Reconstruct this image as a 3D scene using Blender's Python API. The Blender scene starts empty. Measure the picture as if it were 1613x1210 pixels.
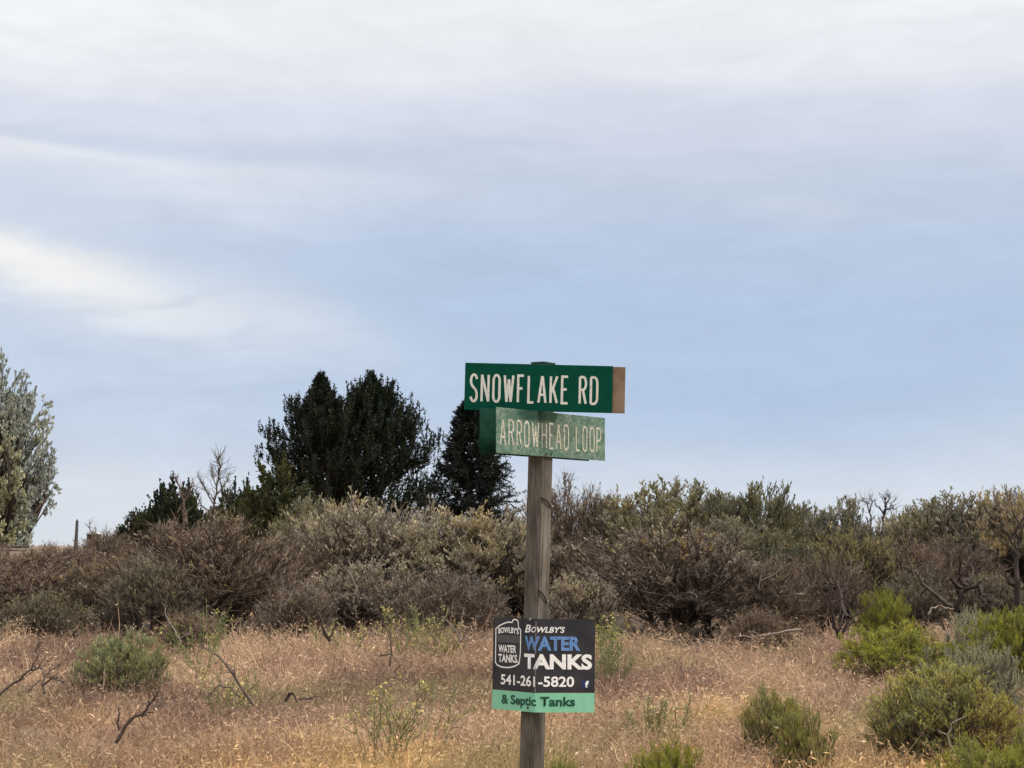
import bpy, bmesh, math, random
import numpy as np
from mathutils import Vector, Matrix

# ------------------------------------------------------------------ camera
F_PX, HOR, CX, CY = 3250.0, 900.0, 806.5, 605.0      # focal length and horizon of the photograph
EYE = 1.6
PITCH = math.atan((HOR - CY) / F_PX)
C = bpy.context.scene.collection
cam_d = bpy.data.cameras.new('camera')
cam = bpy.data.objects.new('camera', cam_d); C.objects.link(cam)
cam_d.sensor_width = 36.0; cam_d.lens = 36.0 * F_PX / 1613.0
cam_d.clip_start = 0.1; cam_d.clip_end = 9000
cam.location = (0, 0, EYE); cam.rotation_euler = (math.pi/2 + PITCH, 0, 0)
bpy.context.scene.camera = cam

# ------------------------------------------------------------------ exposure, sun, sky
sc = bpy.context.scene
sc.view_settings.view_transform = 'Standard'
sc.view_settings.look = 'None'
sc.view_settings.gamma = 1.0
sc.view_settings.use_curve_mapping = False
EXPO = 1.5
sc.view_settings.exposure = EXPO
GAIN = 2.0 ** EXPO

SUN_EL, SUN_AZ = math.radians(54), math.radians(96)     # azimuth clockwise from +Y: high on the right, level with the sign
sd = bpy.data.lights.new('sun', 'SUN'); sd.energy = 1.5; sd.angle = math.radians(10); sd.color = (1.0, 0.93, 0.82)
so = bpy.data.objects.new('sun', sd); C.objects.link(so)
sv = Vector((math.sin(SUN_AZ)*math.cos(SUN_EL), math.cos(SUN_AZ)*math.cos(SUN_EL), math.sin(SUN_EL)))
so.rotation_euler = sv.to_track_quat('Z', 'Y').to_euler()

world = bpy.data.worlds.new('World'); sc.world = world; world.use_nodes = True
NT = world.node_tree; NT.nodes.clear()

def s2l(c):
    return tuple((v/255/12.92) if v/255 <= .04045 else (((v/255)+.055)/1.055)**2.4 for v in c)

def build_sky():
    N, L = NT.nodes, NT.links
    def mth(op, a, b=None, c=None, clamp=False):
        n = N.new('ShaderNodeMath'); n.operation = op; n.use_clamp = clamp
        for i, v in enumerate((a, b, c)):
            if v is None: continue
            if isinstance(v, (int, float)): n.inputs[i].default_value = v
            else: L.new(v, n.inputs[i])
        return n.outputs[0]
    def mix(f, a, b):
        n = N.new('ShaderNodeMix'); n.data_type = 'RGBA'
        for k, v in ((0, f), (6, a), (7, b)):
            if isinstance(v, (int, float)): n.inputs[k].default_value = v
            elif isinstance(v, tuple): n.inputs[k].default_value = (*v[:3], 1)
            else: L.new(v, n.inputs[k])
        return n.outputs[2]
    tc = N.new('ShaderNodeTexCoord'); sp = N.new('ShaderNodeSeparateXYZ'); L.new(tc.outputs['Generated'], sp.inputs[0])
    x, y, z = sp.outputs
    # wispy, sideways-stretched noise that bends the cloud edges
    cb = N.new('ShaderNodeCombineXYZ')
    L.new(mth('MULTIPLY', x, 5.0), cb.inputs[0]); L.new(mth('MULTIPLY', y, 2.0), cb.inputs[1]); L.new(mth('MULTIPLY', z, 21.0), cb.inputs[2])
    n1 = N.new('ShaderNodeTexNoise'); n1.inputs['Scale'].default_value = 1.0; n1.inputs['Detail'].default_value = 3.5
    n1.inputs['Roughness'].default_value = .5; n1.inputs['Distortion'].default_value = .5; L.new(cb.outputs[0], n1.inputs['Vector'])
    n2 = N.new('ShaderNodeTexNoise'); n2.inputs['Scale'].default_value = 3.1; n2.inputs['Detail'].default_value = 4.0
    n2.inputs['Distortion'].default_value = .7; L.new(cb.outputs[0], n2.inputs['Vector'])
    w1 = mth('SUBTRACT', n1.outputs['Fac'], .5); w2 = mth('SUBTRACT', n2.outputs['Fac'], .5)
    zz = mth('ADD', z, mth('ADD', mth('MULTIPLY', w1, .030), mth('MULTIPLY', w2, .006)))
    # veil of cloud by elevation
    ramp = N.new('ShaderNodeValToRGB'); cr = ramp.color_ramp; cr.interpolation = 'EASE'
    stops = [(890, (222, 227, 235)), (800, (216, 224, 235)), (710, (188, 204, 228)), (600, (180, 198, 225)), (500, (179, 197, 224)),
             (400, (184, 200, 224)), (320, (190, 202, 223)), (255, (199, 209, 226)), (180, (217, 221, 234)), (90, (232, 234, 238)), (0, (238, 239, 241))]
    ZM = .30
    while len(cr.elements) < len(stops): cr.elements.new(.5)
    for e, (py, c) in zip(cr.elements, stops):
        e.position = max(0, min(1, (math.sin(math.atan((900-py)/3250)))/ZM)); e.color = (*s2l(c), 1)
    L.new(mth('DIVIDE', zz, ZM), ramp.inputs[0])
    col = ramp.outputs[0]
    def cloud(col, px, py, sx, sy, slope, amp, c, wob=1.0):
        x0 = (px-806.5)/3250; z0 = (900-py)/3250
        dx = mth('SUBTRACT', x, x0)
        dz = mth('ADD', mth('SUBTRACT', zz, z0), mth('MULTIPLY', dx, slope))
        a = mth('DIVIDE', dx, sx/3250); b = mth('DIVIDE', dz, sy/3250)
        # sharper upper edge, long soft underside
        b = mth('ADD', b, mth('MULTIPLY', w2, wob))
        g = mth('EXPONENT', mth('MULTIPLY', mth('ADD', mth('MULTIPLY', a, a), mth('MULTIPLY', b, b)), -1.0))
        front = mth('GREATER_THAN', y, 0.0)
        return mix(mth('MULTIPLY', mth('MULTIPLY', g, front), amp, clamp=True), col, s2l(c))
    col = cloud(col, 1150, 225, 520, 60, -.03, .55, (207, 210, 226))
    col = cloud(col, 1150, 300, 420, 40, .02, .45, (187, 202, 219))
    col = cloud(col, 120, 560, 420, 150, .05, .55, (207, 217, 233))
    col = cloud(col, 120, 350, 420, 70, .05, .5, (212, 219, 233))
    col = cloud(col, -30, 264, 520, 20, .07, .90, (234, 235, 240))
    col = cloud(col, 260, 312, 380, 40, .06, .65, (222, 226, 236))
    col = cloud(col, 160, 470, 300, 60, .17, .70, (226, 230, 236))
    col = cloud(col, 440, 505, 150, 55, .25, .60, (211, 219, 232))
    col = cloud(col, -70, 402, 330, 34, .22, .85, (259, 253, 245))
    col = cloud(col, 285, 474, 62, 6, -.16, .40, (186, 197, 214), .4)
    col = cloud(col, -20, 20, 260, 90, .1, .9, (250, 251, 253))
    col = cloud(col, 1650, 5, 240, 60, -.1, .95, (248, 248, 251))
    col = cloud(col, 1250, 335, 120, 22, .1, .35, (214, 220, 230))
    col = cloud(col, 250, 770, 430, 70, .0, .70, (219, 225, 234))
    col = cloud(col, 1060, 740, 330, 40, .05, .55, (211, 220, 233))
    col = cloud(col, 1560, 720, 200, 60, -.05, .45, (208, 217, 231))
    col = cloud(col, 1180, 640, 420, 60, .0, .5, (174, 194, 223))
    col = cloud(col, 860, 430, 380, 60, .06, .45, (176, 195, 222))
    # overcast brightens towards the zenith, the same all round
    mr = N.new('ShaderNodeMapRange'); mr.interpolation_type = 'SMOOTHSTEP'; L.new(z, mr.inputs[0])
    mr.inputs[1].default_value = .25; mr.inputs[2].default_value = .95; mr.inputs[3].default_value = 1.0; mr.inputs[4].default_value = 1.9
    sky = N.new('ShaderNodeTexSky'); sky.sky_type = 'NISHITA'; sky.sun_disc = False
    sky.sun_elevation = SUN_EL; sky.sun_rotation = SUN_AZ; sky.air_density = 1.0; sky.dust_density = 2.0
    STR = .07
    # fine mottling of the cloud sheet
    c3 = N.new('ShaderNodeCombineXYZ')
    L.new(mth('MULTIPLY', x, 26.0), c3.inputs[0]); L.new(mth('MULTIPLY', y, 6.0), c3.inputs[1]); L.new(mth('MULTIPLY', z, 62.0), c3.inputs[2])
    n3 = N.new('ShaderNodeTexNoise'); n3.inputs['Scale'].default_value = 1.0; n3.inputs['Detail'].default_value = 6; n3.inputs['Roughness'].default_value = .6
    n3.inputs['Distortion'].default_value = 1.0; L.new(c3.outputs[0], n3.inputs['Vector'])
    mot = mth('ADD', 1.0, mth('ADD', mth('MULTIPLY', mth('SUBTRACT', n3.outputs['Fac'], .5), .14), mth('MULTIPLY', w2, .13)))
    vm = N.new('ShaderNodeVectorMath'); vm.operation = 'SCALE'; L.new(col, vm.inputs[0])
    L.new(mth('MULTIPLY', mth('MULTIPLY', mr.outputs[0], mot), 1.02/(STR*GAIN)), vm.inputs['Scale'])
    fin = mix(.93, sky.outputs[0], vm.outputs[0])            # thin veil: a little clear sky still shows through
    bg = N.new('ShaderNodeBackground'); bg.inputs['Strength'].default_value = STR; L.new(fin, bg.inputs['Color'])
    out = N.new('ShaderNodeOutputWorld'); L.new(bg.outputs[0], out.inputs['Surface'])
build_sky()

# ------------------------------------------------------------------ helpers
def P(px, py, d):
    """world point seen at photograph pixel (px, py), d metres ahead of the camera"""
    r = np.array([(px-CX)/F_PX, math.cos(PITCH) - math.sin(PITCH)*(CY-py)/F_PX, math.sin(PITCH) + math.cos(PITCH)*(CY-py)/F_PX])
    r = r * (d / r[1])
    return np.array([r[0], r[1], EYE + r[2]])

def lattice(seed, n=64):
    return np.random.default_rng(seed).random((n, n))
def vnoise(x, y, scale, seed, octaves=3):
    x = np.asarray(x, float); y = np.asarray(y, float)
    t = 0; amp = 1; tot = 0
    for o in range(octaves):
        G = lattice(seed+o*17); n = G.shape[0]
        u = x/scale + 1000; v = y/scale + 1000
        i = np.floor(u).astype(int); j = np.floor(v).astype(int)
        f = u-i; g = v-j; f = f*f*(3-2*f); g = g*g*(3-2*g)
        a = G[i % n, j % n]*(1-f) + G[(i+1) % n, j % n]*f
        b = G[i % n, (j+1) % n]*(1-f) + G[(i+1) % n, (j+1) % n]*f
        t = t + amp*(a*(1-g)+b*g); tot += amp; amp *= .5; scale *= .5
    return t/tot

PROF_D = [-60, 0, 6, 10, 11.5, 14, 16, 20, 24, 28, 34, 45, 60, 90, 100, 160, 400, 900, 3500]
PROF_H = [1.6, 1.6, 1.45, 1.33, 1.28, 1.23, 1.18, 1.07, .94, .80, .64, .30, -.25, -1.15, -1.2, -1.0, .5, 3, 12]
def ground_z(x, y):
    x = np.asarray(x, float); y = np.asarray(y, float)
    z = EYE - np.interp(y, PROF_D, PROF_H)
    return z + (vnoise(x, y, 1.7, 5) - .5)*.16*np.clip((y-5)/6, 0, 1)*np.clip((200-y)/100, 0, 1)

def norm(v):
    return v/np.maximum(np.linalg.norm(v, axis=-1, keepdims=True), 1e-9)

class MB:
    """collects quads and triangles with a colour per vertex"""
    def __init__(s): s.v = []; s.q = []; s.t = []; s.c = []; s.n = 0
    def add(s, v, q=None, t=None, c=1.0):
        v = np.asarray(v, float).reshape(-1, 3); m = len(v)
        if q is not None: s.q.append(np.asarray(q).reshape(-1, 4)+s.n)
        if t is not None: s.t.append(np.asarray(t).reshape(-1, 3)+s.n)
        c = np.asarray(c, float)
        if c.ndim == 0: c = np.full((m, 3), float(c))
        elif c.ndim == 1 and c.shape[0] == 3 and m != 3: c = np.tile(c, (m, 1))
        elif c.ndim == 1: c = np.repeat(c[:, None], 3, 1)
        s.v.append(v); s.c.append(c); s.n += m
    def arrays(s):
        return np.concatenate(s.v)
    def mesh(s, name, mat, xf=None):
        me = bpy.data.meshes.new(name)
        v = np.concatenate(s.v); c = np.concatenate(s.c)
        if xf is not None: v = xf(v)
        q = np.concatenate(s.q) if s.q else np.zeros((0, 4), int)
        t = np.concatenate(s.t) if s.t else np.zeros((0, 3), int)
        li = np.concatenate([q.ravel(), t.ravel()]).astype(np.int32)
        st = np.concatenate([np.arange(len(q))*4, len(q)*4+np.arange(len(t))*3]).astype(np.int32)
        me.vertices.add(len(v)); me.vertices.foreach_set('co', v.astype(np.float32).ravel())
        me.loops.add(len(li)); me.loops.foreach_set('vertex_index', li)
        me.polygons.add(len(st)); me.polygons.foreach_set('loop_start', st)
        a = me.color_attributes.new('col', 'FLOAT_COLOR', 'POINT')
        a.data.foreach_set('color', np.concatenate([c, np.ones((len(c), 1))], 1).astype(np.float32).ravel())
        me.materials.append(mat); me.update(calc_edges=True); me.validate()
        return me

def grow(rng, P0, D, L, K, wob, bias=None, bw=0.0):
    P0 = np.asarray(P0, float); d = norm(np.asarray(D, float)); L = np.asarray(L, float)
    pts = [P0]; p = P0
    for k in range(K):
        d = d + rng.normal(size=d.shape)*wob/math.sqrt(K)
        if bias is not None: d = d + np.asarray(bias)*bw/K
        d = norm(d); p = p + d*(L/K)[:, None]; pts.append(p)
    return np.stack(pts, 1)

def sample(pts, i, t):
    K = pts.shape[1]-1
    s = np.clip(t*K, 0, K-1e-6); k = s.astype(int); f = (s-k)[:, None]
    return pts[i, k]*(1-f)+pts[i, k+1]*f, norm(pts[i, k+1]-pts[i, k])

def tubes(mb, pts, r0, r1, sides=3, c=1.0):
    N, M, _ = pts.shape
    r0 = np.broadcast_to(np.asarray(r0, float), (N,)); r1 = np.broadcast_to(np.asarray(r1, float), (N,))
    tan = np.empty_like(pts); tan[:, 1:-1] = pts[:, 2:]-pts[:, :-2]; tan[:, 0] = pts[:, 1]-pts[:, 0]; tan[:, -1] = pts[:, -1]-pts[:, -2]
    tan = norm(tan); ref = np.where(np.abs(tan[:, :1, 2:3]) > .85, np.array([1., 0, 0]), np.array([0, 0, 1.]))
    ref = np.broadcast_to(ref, tan.shape)
    a = norm(np.cross(tan, ref)); b = np.cross(tan, a)
    t = np.linspace(0, 1, M)[None, :, None]; r = r0[:, None, None]*(1-t)+r1[:, None, None]*t
    ring = []
    for s in range(sides):
        an = 2*math.pi*s/sides
        ring.append(pts + r*(math.cos(an)*a+math.sin(an)*b))
    v = np.stack(ring, 2)                                  # N,M,S,3
    idx = np.arange(N*M*sides).reshape(N, M, sides)
    q = np.stack([idx[:, :-1, :], np.roll(idx, -1, 2)[:, :-1, :], np.roll(idx, -1, 2)[:, 1:, :], idx[:, 1:, :]], -1)
    if np.ndim(c) == 2: cc = np.repeat(np.asarray(c), M*sides, 0)
    elif np.ndim(c) == 1 and len(c) == N and N != 3: cc = np.repeat(np.asarray(c), M*sides)
    else: cc = c
    mb.add(v, q=q, c=cc)

def diamonds(mb, rng, p, d, L, W, c):
    d = norm(d); n = len(p)
    L = np.broadcast_to(np.asarray(L, float), (n,))[:, None]; W = np.broadcast_to(np.asarray(W, float), (n,))[:, None]
    s = norm(np.cross(d, rng.normal(size=d.shape)))
    v = np.stack([p, p+d*L*.55+s*W*.5, p+d*L, p+d*L*.55-s*W*.5], 1)
    c = np.asarray(c, float)
    cc = np.repeat(c, 4, 0) if c.ndim >= 1 else c
    mb.add(v, q=np.arange(4*n).reshape(n, 4), c=cc)

def leaflets(mb, rng, p, d, L, W, c):
    d = norm(d); n = len(p)
    L = np.broadcast_to(np.asarray(L, float), (n,))[:, None]; W = np.broadcast_to(np.asarray(W, float), (n,))[:, None]
    s = norm(np.cross(d, rng.normal(size=d.shape)))
    v = np.stack([p+s*W*.35, p+d*L*rng.uniform(.6, 1, (n, 1))-s*W*.9, p+d*L+s*W*.3], 1)
    mb.add(v, t=np.arange(3*n).reshape(n, 3), c=np.repeat(np.asarray(c, float), 3, 0))

def strips(mb, rng, p, d, L, W, droop, c, seg=2):
    """flat tapering blades"""
    pts = grow(rng, p, d, L, seg, .25, (0, 0, -1), droop)
    n = len(p); s = norm(np.cross(d, rng.normal(size=d.shape))); W = np.broadcast_to(np.asarray(W, float), (n,))[:, None]
    v = []
    for k in range(seg):
        w = W*(1-.6*k/seg)*.5; v += [pts[:, k]-s*w, pts[:, k]+s*w]
    v.append(pts[:, seg]); v = np.stack(v, 1); m = 2*seg+1
    base = np.arange(n)[:, None]*m
    q = np.concatenate([base+np.array([[2*k, 2*k+1, 2*k+3, 2*k+2]]) for k in range(seg-1)], 0) if seg > 1 else None
    t = base+np.array([[2*seg-2, 2*seg-1, 2*seg]])
    c = np.asarray(c, float); cc = np.repeat(c, m, 0) if c.ndim >= 1 else c
    mb.add(v, q=q, t=t, c=cc)
    return pts

def tag(o, label=None, cat=None, group=None, kind=None):
    if label: o['label'] = label
    if cat: o['category'] = cat
    if group: o['group'] = group
    if kind: o['kind'] = kind
    return o
def link(name, me, parent=None, color=None):
    o = bpy.data.objects.new(name, me); C.objects.link(o)
    if parent is not None: o.parent = parent
    if color is not None: o.color = (*color, 1)
    return o
def empty(name, loc, rz=0, scale=(1, 1, 1)):
    o = bpy.data.objects.new(name, None); C.objects.link(o)
    o.empty_display_size = .2; o.location = loc; o.rotation_euler = (0, 0, rz); o.scale = scale
    return o

# ------------------------------------------------------------------ materials
def mat_new(name):
    m = bpy.data.materials.new(name); m.use_nodes = True; nt = m.node_tree; nt.nodes.clear()
    return m, nt.nodes, nt.links
def plant_mat(name, trans=.25, rough=.8, spec=.15):
    m, N, L = mat_new(name)
    at = N.new('ShaderNodeAttribute'); at.attribute_name = 'col'
    oi = N.new('ShaderNodeObjectInfo')
    mx = N.new('ShaderNodeMix'); mx.data_type = 'RGBA'; mx.blend_type = 'MULTIPLY'; mx.inputs[0].default_value = 1
    L.new(at.outputs['Color'], mx.inputs[6]); L.new(oi.outputs['Color'], mx.inputs[7])
    b = N.new('ShaderNodeBsdfPrincipled'); b.inputs['Roughness'].default_value = rough; b.inputs['Specular IOR Level'].default_value = spec
    L.new(mx.outputs[2], b.inputs['Base Color'])
    out = N.new('ShaderNodeOutputMaterial')
    if trans:
        tr = N.new('ShaderNodeBsdfTranslucent'); L.new(mx.outputs[2], tr.inputs['Color'])
        ms = N.new('ShaderNodeMixShader'); ms.inputs[0].default_value = trans
        L.new(b.outputs[0], ms.inputs[1]); L.new(tr.outputs[0], ms.inputs[2]); L.new(ms.outputs[0], out.inputs[0])
    else: L.new(b.outputs[0], out.inputs[0])
    return m
M_LEAF = plant_mat('leaf', .25); M_BARK = plant_mat('bark', 0, .9, .1); M_GRASS = plant_mat('dry_grass', .3, .7, .2)
M_NEEDLE = plant_mat('needle', .12, .7, .2)

def noise_mat(name, c1, c2, scale=(20, 20, 20), rough=.7, bump=.0, detail=5, c3=None, spec=.3, metal=0, lo=.35, hi=.65):
    m, N, L = mat_new(name)
    tc = N.new('ShaderNodeTexCoord'); mp = N.new('ShaderNodeMapping'); mp.inputs['Scale'].default_value = scale
    L.new(tc.outputs['Object'], mp.inputs[0])
    n = N.new('ShaderNodeTexNoise'); n.inputs['Scale'].default_value = 1; n.inputs['Detail'].default_value = detail; n.inputs['Roughness'].default_value = .65
    L.new(mp.outputs[0], n.inputs['Vector'])
    r = N.new('ShaderNodeValToRGB'); r.color_ramp.elements[0].position = lo; r.color_ramp.elements[1].position = hi
    r.color_ramp.elements[0].color = (*c1, 1); r.color_ramp.elements[1].color = (*c2, 1)
    if c3: e = r.color_ramp.elements.new((lo+hi)/2); e.color = (*c3, 1)
    L.new(n.outputs['Fac'], r.inputs[0])
    b = N.new('ShaderNodeBsdfPrincipled'); b.inputs['Roughness'].default_value = rough; b.inputs['Specular IOR Level'].default_value = spec
    b.inputs['Metallic'].default_value = metal
    L.new(r.outputs[0], b.inputs['Base Color'])
    if bump:
        bp = N.new('ShaderNodeBump'); bp.inputs['Strength'].default_value = bump; bp.inputs['Distance'].default_value = .01
        L.new(n.outputs['Fac'], bp.inputs['Height']); L.new(bp.outputs[0], b.inputs['Normal'])
    out = N.new('ShaderNodeOutputMaterial'); L.new(b.outputs[0], out.inputs[0])
    return m

# ------------------------------------------------------------------ ground
def build_ground():
    def graded(lo, hi, step, far, g=1.22):
        a = list(np.arange(lo, hi+1e-6, step)); s = step
        while a[-1] < far: s *= g; a.append(a[-1]+s)
        return a
    xs = graded(0, 16, .5, 3500); xs = np.array([-v for v in xs[:0:-1]]+xs)
    yp = graded(0, 44, .5, 3500); yn = graded(0, 4, 1, 60); ys = np.array([-v for v in yn[:0:-1]]+yp)
    X, Y = np.meshgrid(xs, ys, indexing='ij'); Z = ground_z(X, Y)
    idx = np.arange(X.size).reshape(X.shape)
    q = np.stack([idx[:-1, :-1], idx[1:, :-1], idx[1:, 1:], idx[:-1, 1:]], -1)
    mb = MB(); mb.add(np.stack([X, Y, Z], -1), q=q)
    m = noise_mat('dry_soil', (.13, .09, .06), (.26, .19, .125), (1.4, 1.4, 1.4), .95, .4, 9)
    N, L = m.node_tree.nodes, m.node_tree.links                       # leaf litter under the thicket, coloured darker to deepen the shade there
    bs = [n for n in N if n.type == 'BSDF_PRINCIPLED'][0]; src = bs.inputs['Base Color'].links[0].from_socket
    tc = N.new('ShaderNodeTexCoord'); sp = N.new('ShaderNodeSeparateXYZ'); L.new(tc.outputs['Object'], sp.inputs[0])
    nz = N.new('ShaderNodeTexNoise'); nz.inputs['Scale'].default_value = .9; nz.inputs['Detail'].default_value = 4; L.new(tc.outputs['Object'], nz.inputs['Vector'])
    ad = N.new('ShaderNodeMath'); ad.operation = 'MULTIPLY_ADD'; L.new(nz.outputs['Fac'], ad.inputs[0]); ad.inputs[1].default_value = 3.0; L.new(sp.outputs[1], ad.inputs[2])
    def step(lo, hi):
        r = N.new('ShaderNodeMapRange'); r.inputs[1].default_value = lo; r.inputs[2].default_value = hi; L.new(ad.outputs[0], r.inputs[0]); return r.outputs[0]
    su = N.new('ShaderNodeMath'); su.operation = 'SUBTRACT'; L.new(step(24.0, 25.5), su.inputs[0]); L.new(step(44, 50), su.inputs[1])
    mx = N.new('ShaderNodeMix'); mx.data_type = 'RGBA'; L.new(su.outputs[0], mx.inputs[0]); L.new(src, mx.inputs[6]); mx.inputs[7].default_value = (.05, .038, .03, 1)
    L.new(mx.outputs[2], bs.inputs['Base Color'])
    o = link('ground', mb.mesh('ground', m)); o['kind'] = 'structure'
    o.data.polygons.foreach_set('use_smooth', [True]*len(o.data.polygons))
build_ground()

# ------------------------------------------------------------------ dry grass
GOLD = np.array((.58, .375, .165)); TAN = np.array((.475, .33, .212)); PINK = np.array((.365, .236, .165)); PURP = np.array((.19, .115, .09))
OLIV = np.array((.27, .235, .11)); STRAW = np.array((.60, .47, .29))
def grass_colour(x, y, rng):
    n = len(x)
    a = vnoise(x, y*.6, 1.6, 40); b = vnoise(x, y*.6, .8, 71); c = vnoise(x, y*.5, 2.4, 90)
    far = np.clip((y-11.6)/7.5, 0, 1)                                   # golden near the road, duller towards the thicket
    w = np.clip((.62-far)*1.6+(a-.5)*2.2, 0, 1)[:, None]
    col = GOLD*w + TAN*(1-w)
    k = np.clip((b-.46)*5*(.35+.65*far)+far*.25, 0, 1)[:, None]; col = col*(1-k)+PINK*k
    k = np.clip((c-.50)*8, 0, 1)[:, None]*(.2+.8*far[:, None])*.85; col = col*(1-k)+PURP*k
    k = np.clip((vnoise(x, y*.5, 1.5, 133)-.57)*8, 0, 1)[:, None]*.6; col = col*(1-k)+OLIV*k
    return col*(rng.normal(1, .16, n)[:, None].clip(.5, 1.6))
def build_grass():
    rng = np.random.default_rng(3); mb = MB()
    bands = [(7.5, 14, 52, 36), (14, 19, 42, 28), (19, 25.2, 30, 24), (25.2, 33, 5, 18)]
    for d0, d1, dens, blades in bands:
        half = .265*d1+3.2; n = int((d1-d0)*2*half*dens)
        x = rng.uniform(-half, half, n); y = rng.uniform(d0, d1, n)
        keep = (np.abs(x) < .262*y+.8) | ((np.abs(x) < .262*y+3.2) & (rng.random(n) < .55))
        keep &= rng.random(n) < .25+1.15*vnoise(x, y, .5, 200)          # thin and thick places, a little bare soil
        keep &= (y < 23.4+2.6*vnoise(x, y*0, 1.1, 555)) | (y > 25.2)    # ragged upper edge against the thicket
        x = x[keep]; y = y[keep]; n = len(x)
        size = (.55+.9*vnoise(x, y, .6, 310))*rng.uniform(.6, 1.35, n); tint = rng.normal(1, .2, n).clip(.55, 1.6)
        k = np.repeat(np.arange(n), blades); m = len(k)
        ox = rng.normal(0, 1, m)*.055*size[k]; oy = rng.normal(0, 1, m)*.055*size[k]
        x = x[k]+ox; y = y[k]+oy; n = m; tint = tint[k]; size = size[k]
        z = ground_z(x, y)-.01; p = np.stack([x, y, z], 1)
        hgt = .26*size*rng.uniform(.45, 1.15, n)*(1+.9*np.clip((y-19)/4.5, 0, 1)*vnoise(x, y, .9, 611))
        tall = rng.random(n) < .03; hgt[tall] *= 1.5
        d = np.stack([rng.normal(0, .28, n)+ox*5+.08, rng.normal(0, .28, n)+oy*5, np.ones(n)], 1)
        col = grass_colour(x, y, rng)*tint[:, None]; sc_ = (y/12)
        pts = strips(mb, rng, p, norm(d), hgt, .0055*sc_**.8, .9, col)
        # drooping seed heads: short pale dashes round the stem top
        near = y < 25
        for rep, pr in ((0, .7), (1, .3)):
            s = np.where((rng.random(n) < pr) & (near | (rng.random(n) < .6)))[0]
            m = len(s); tp, td = sample(pts, s, rng.uniform(.6, 1, m))
            az = rng.uniform(0, 2*math.pi, m); el = rng.normal(.05, .7, m)
            dd = np.stack([np.cos(az)*np.cos(el), np.sin(az)*np.cos(el), np.sin(el)], 1)
            cc = col[s]*rng.uniform(.85, 1.25, m)[:, None]
            st = rng.random(m) < .06; cc[st] = STRAW*rng.uniform(.75, 1.1, st.sum())[:, None]
            diamonds(mb, rng, tp, dd, rng.uniform(.025, .055, m)*sc_[s]**.4, rng.uniform(.006, .012, m)*sc_[s]**.6, cc)
    o = link('dry_grass', mb.mesh('dry_grass', M_GRASS))
    tag(o, 'dry tan and reddish cheatgrass covering the slope below the sagebrush', 'grass', kind='stuff')
build_grass()

# ------------------------------------------------------------------ shrub templates (about 1 wide, 1 high, standing at the origin)
def polar(rng, n, tmin, tmax):
    az = (np.arange(n)+rng.random(n))*2*math.pi/n; az = rng.permutation(az)
    th = np.radians(rng.uniform(tmin, tmax, n))
    return np.stack([np.sin(th)*np.cos(az), np.sin(th)*np.sin(az), np.cos(th)], 1), th

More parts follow.
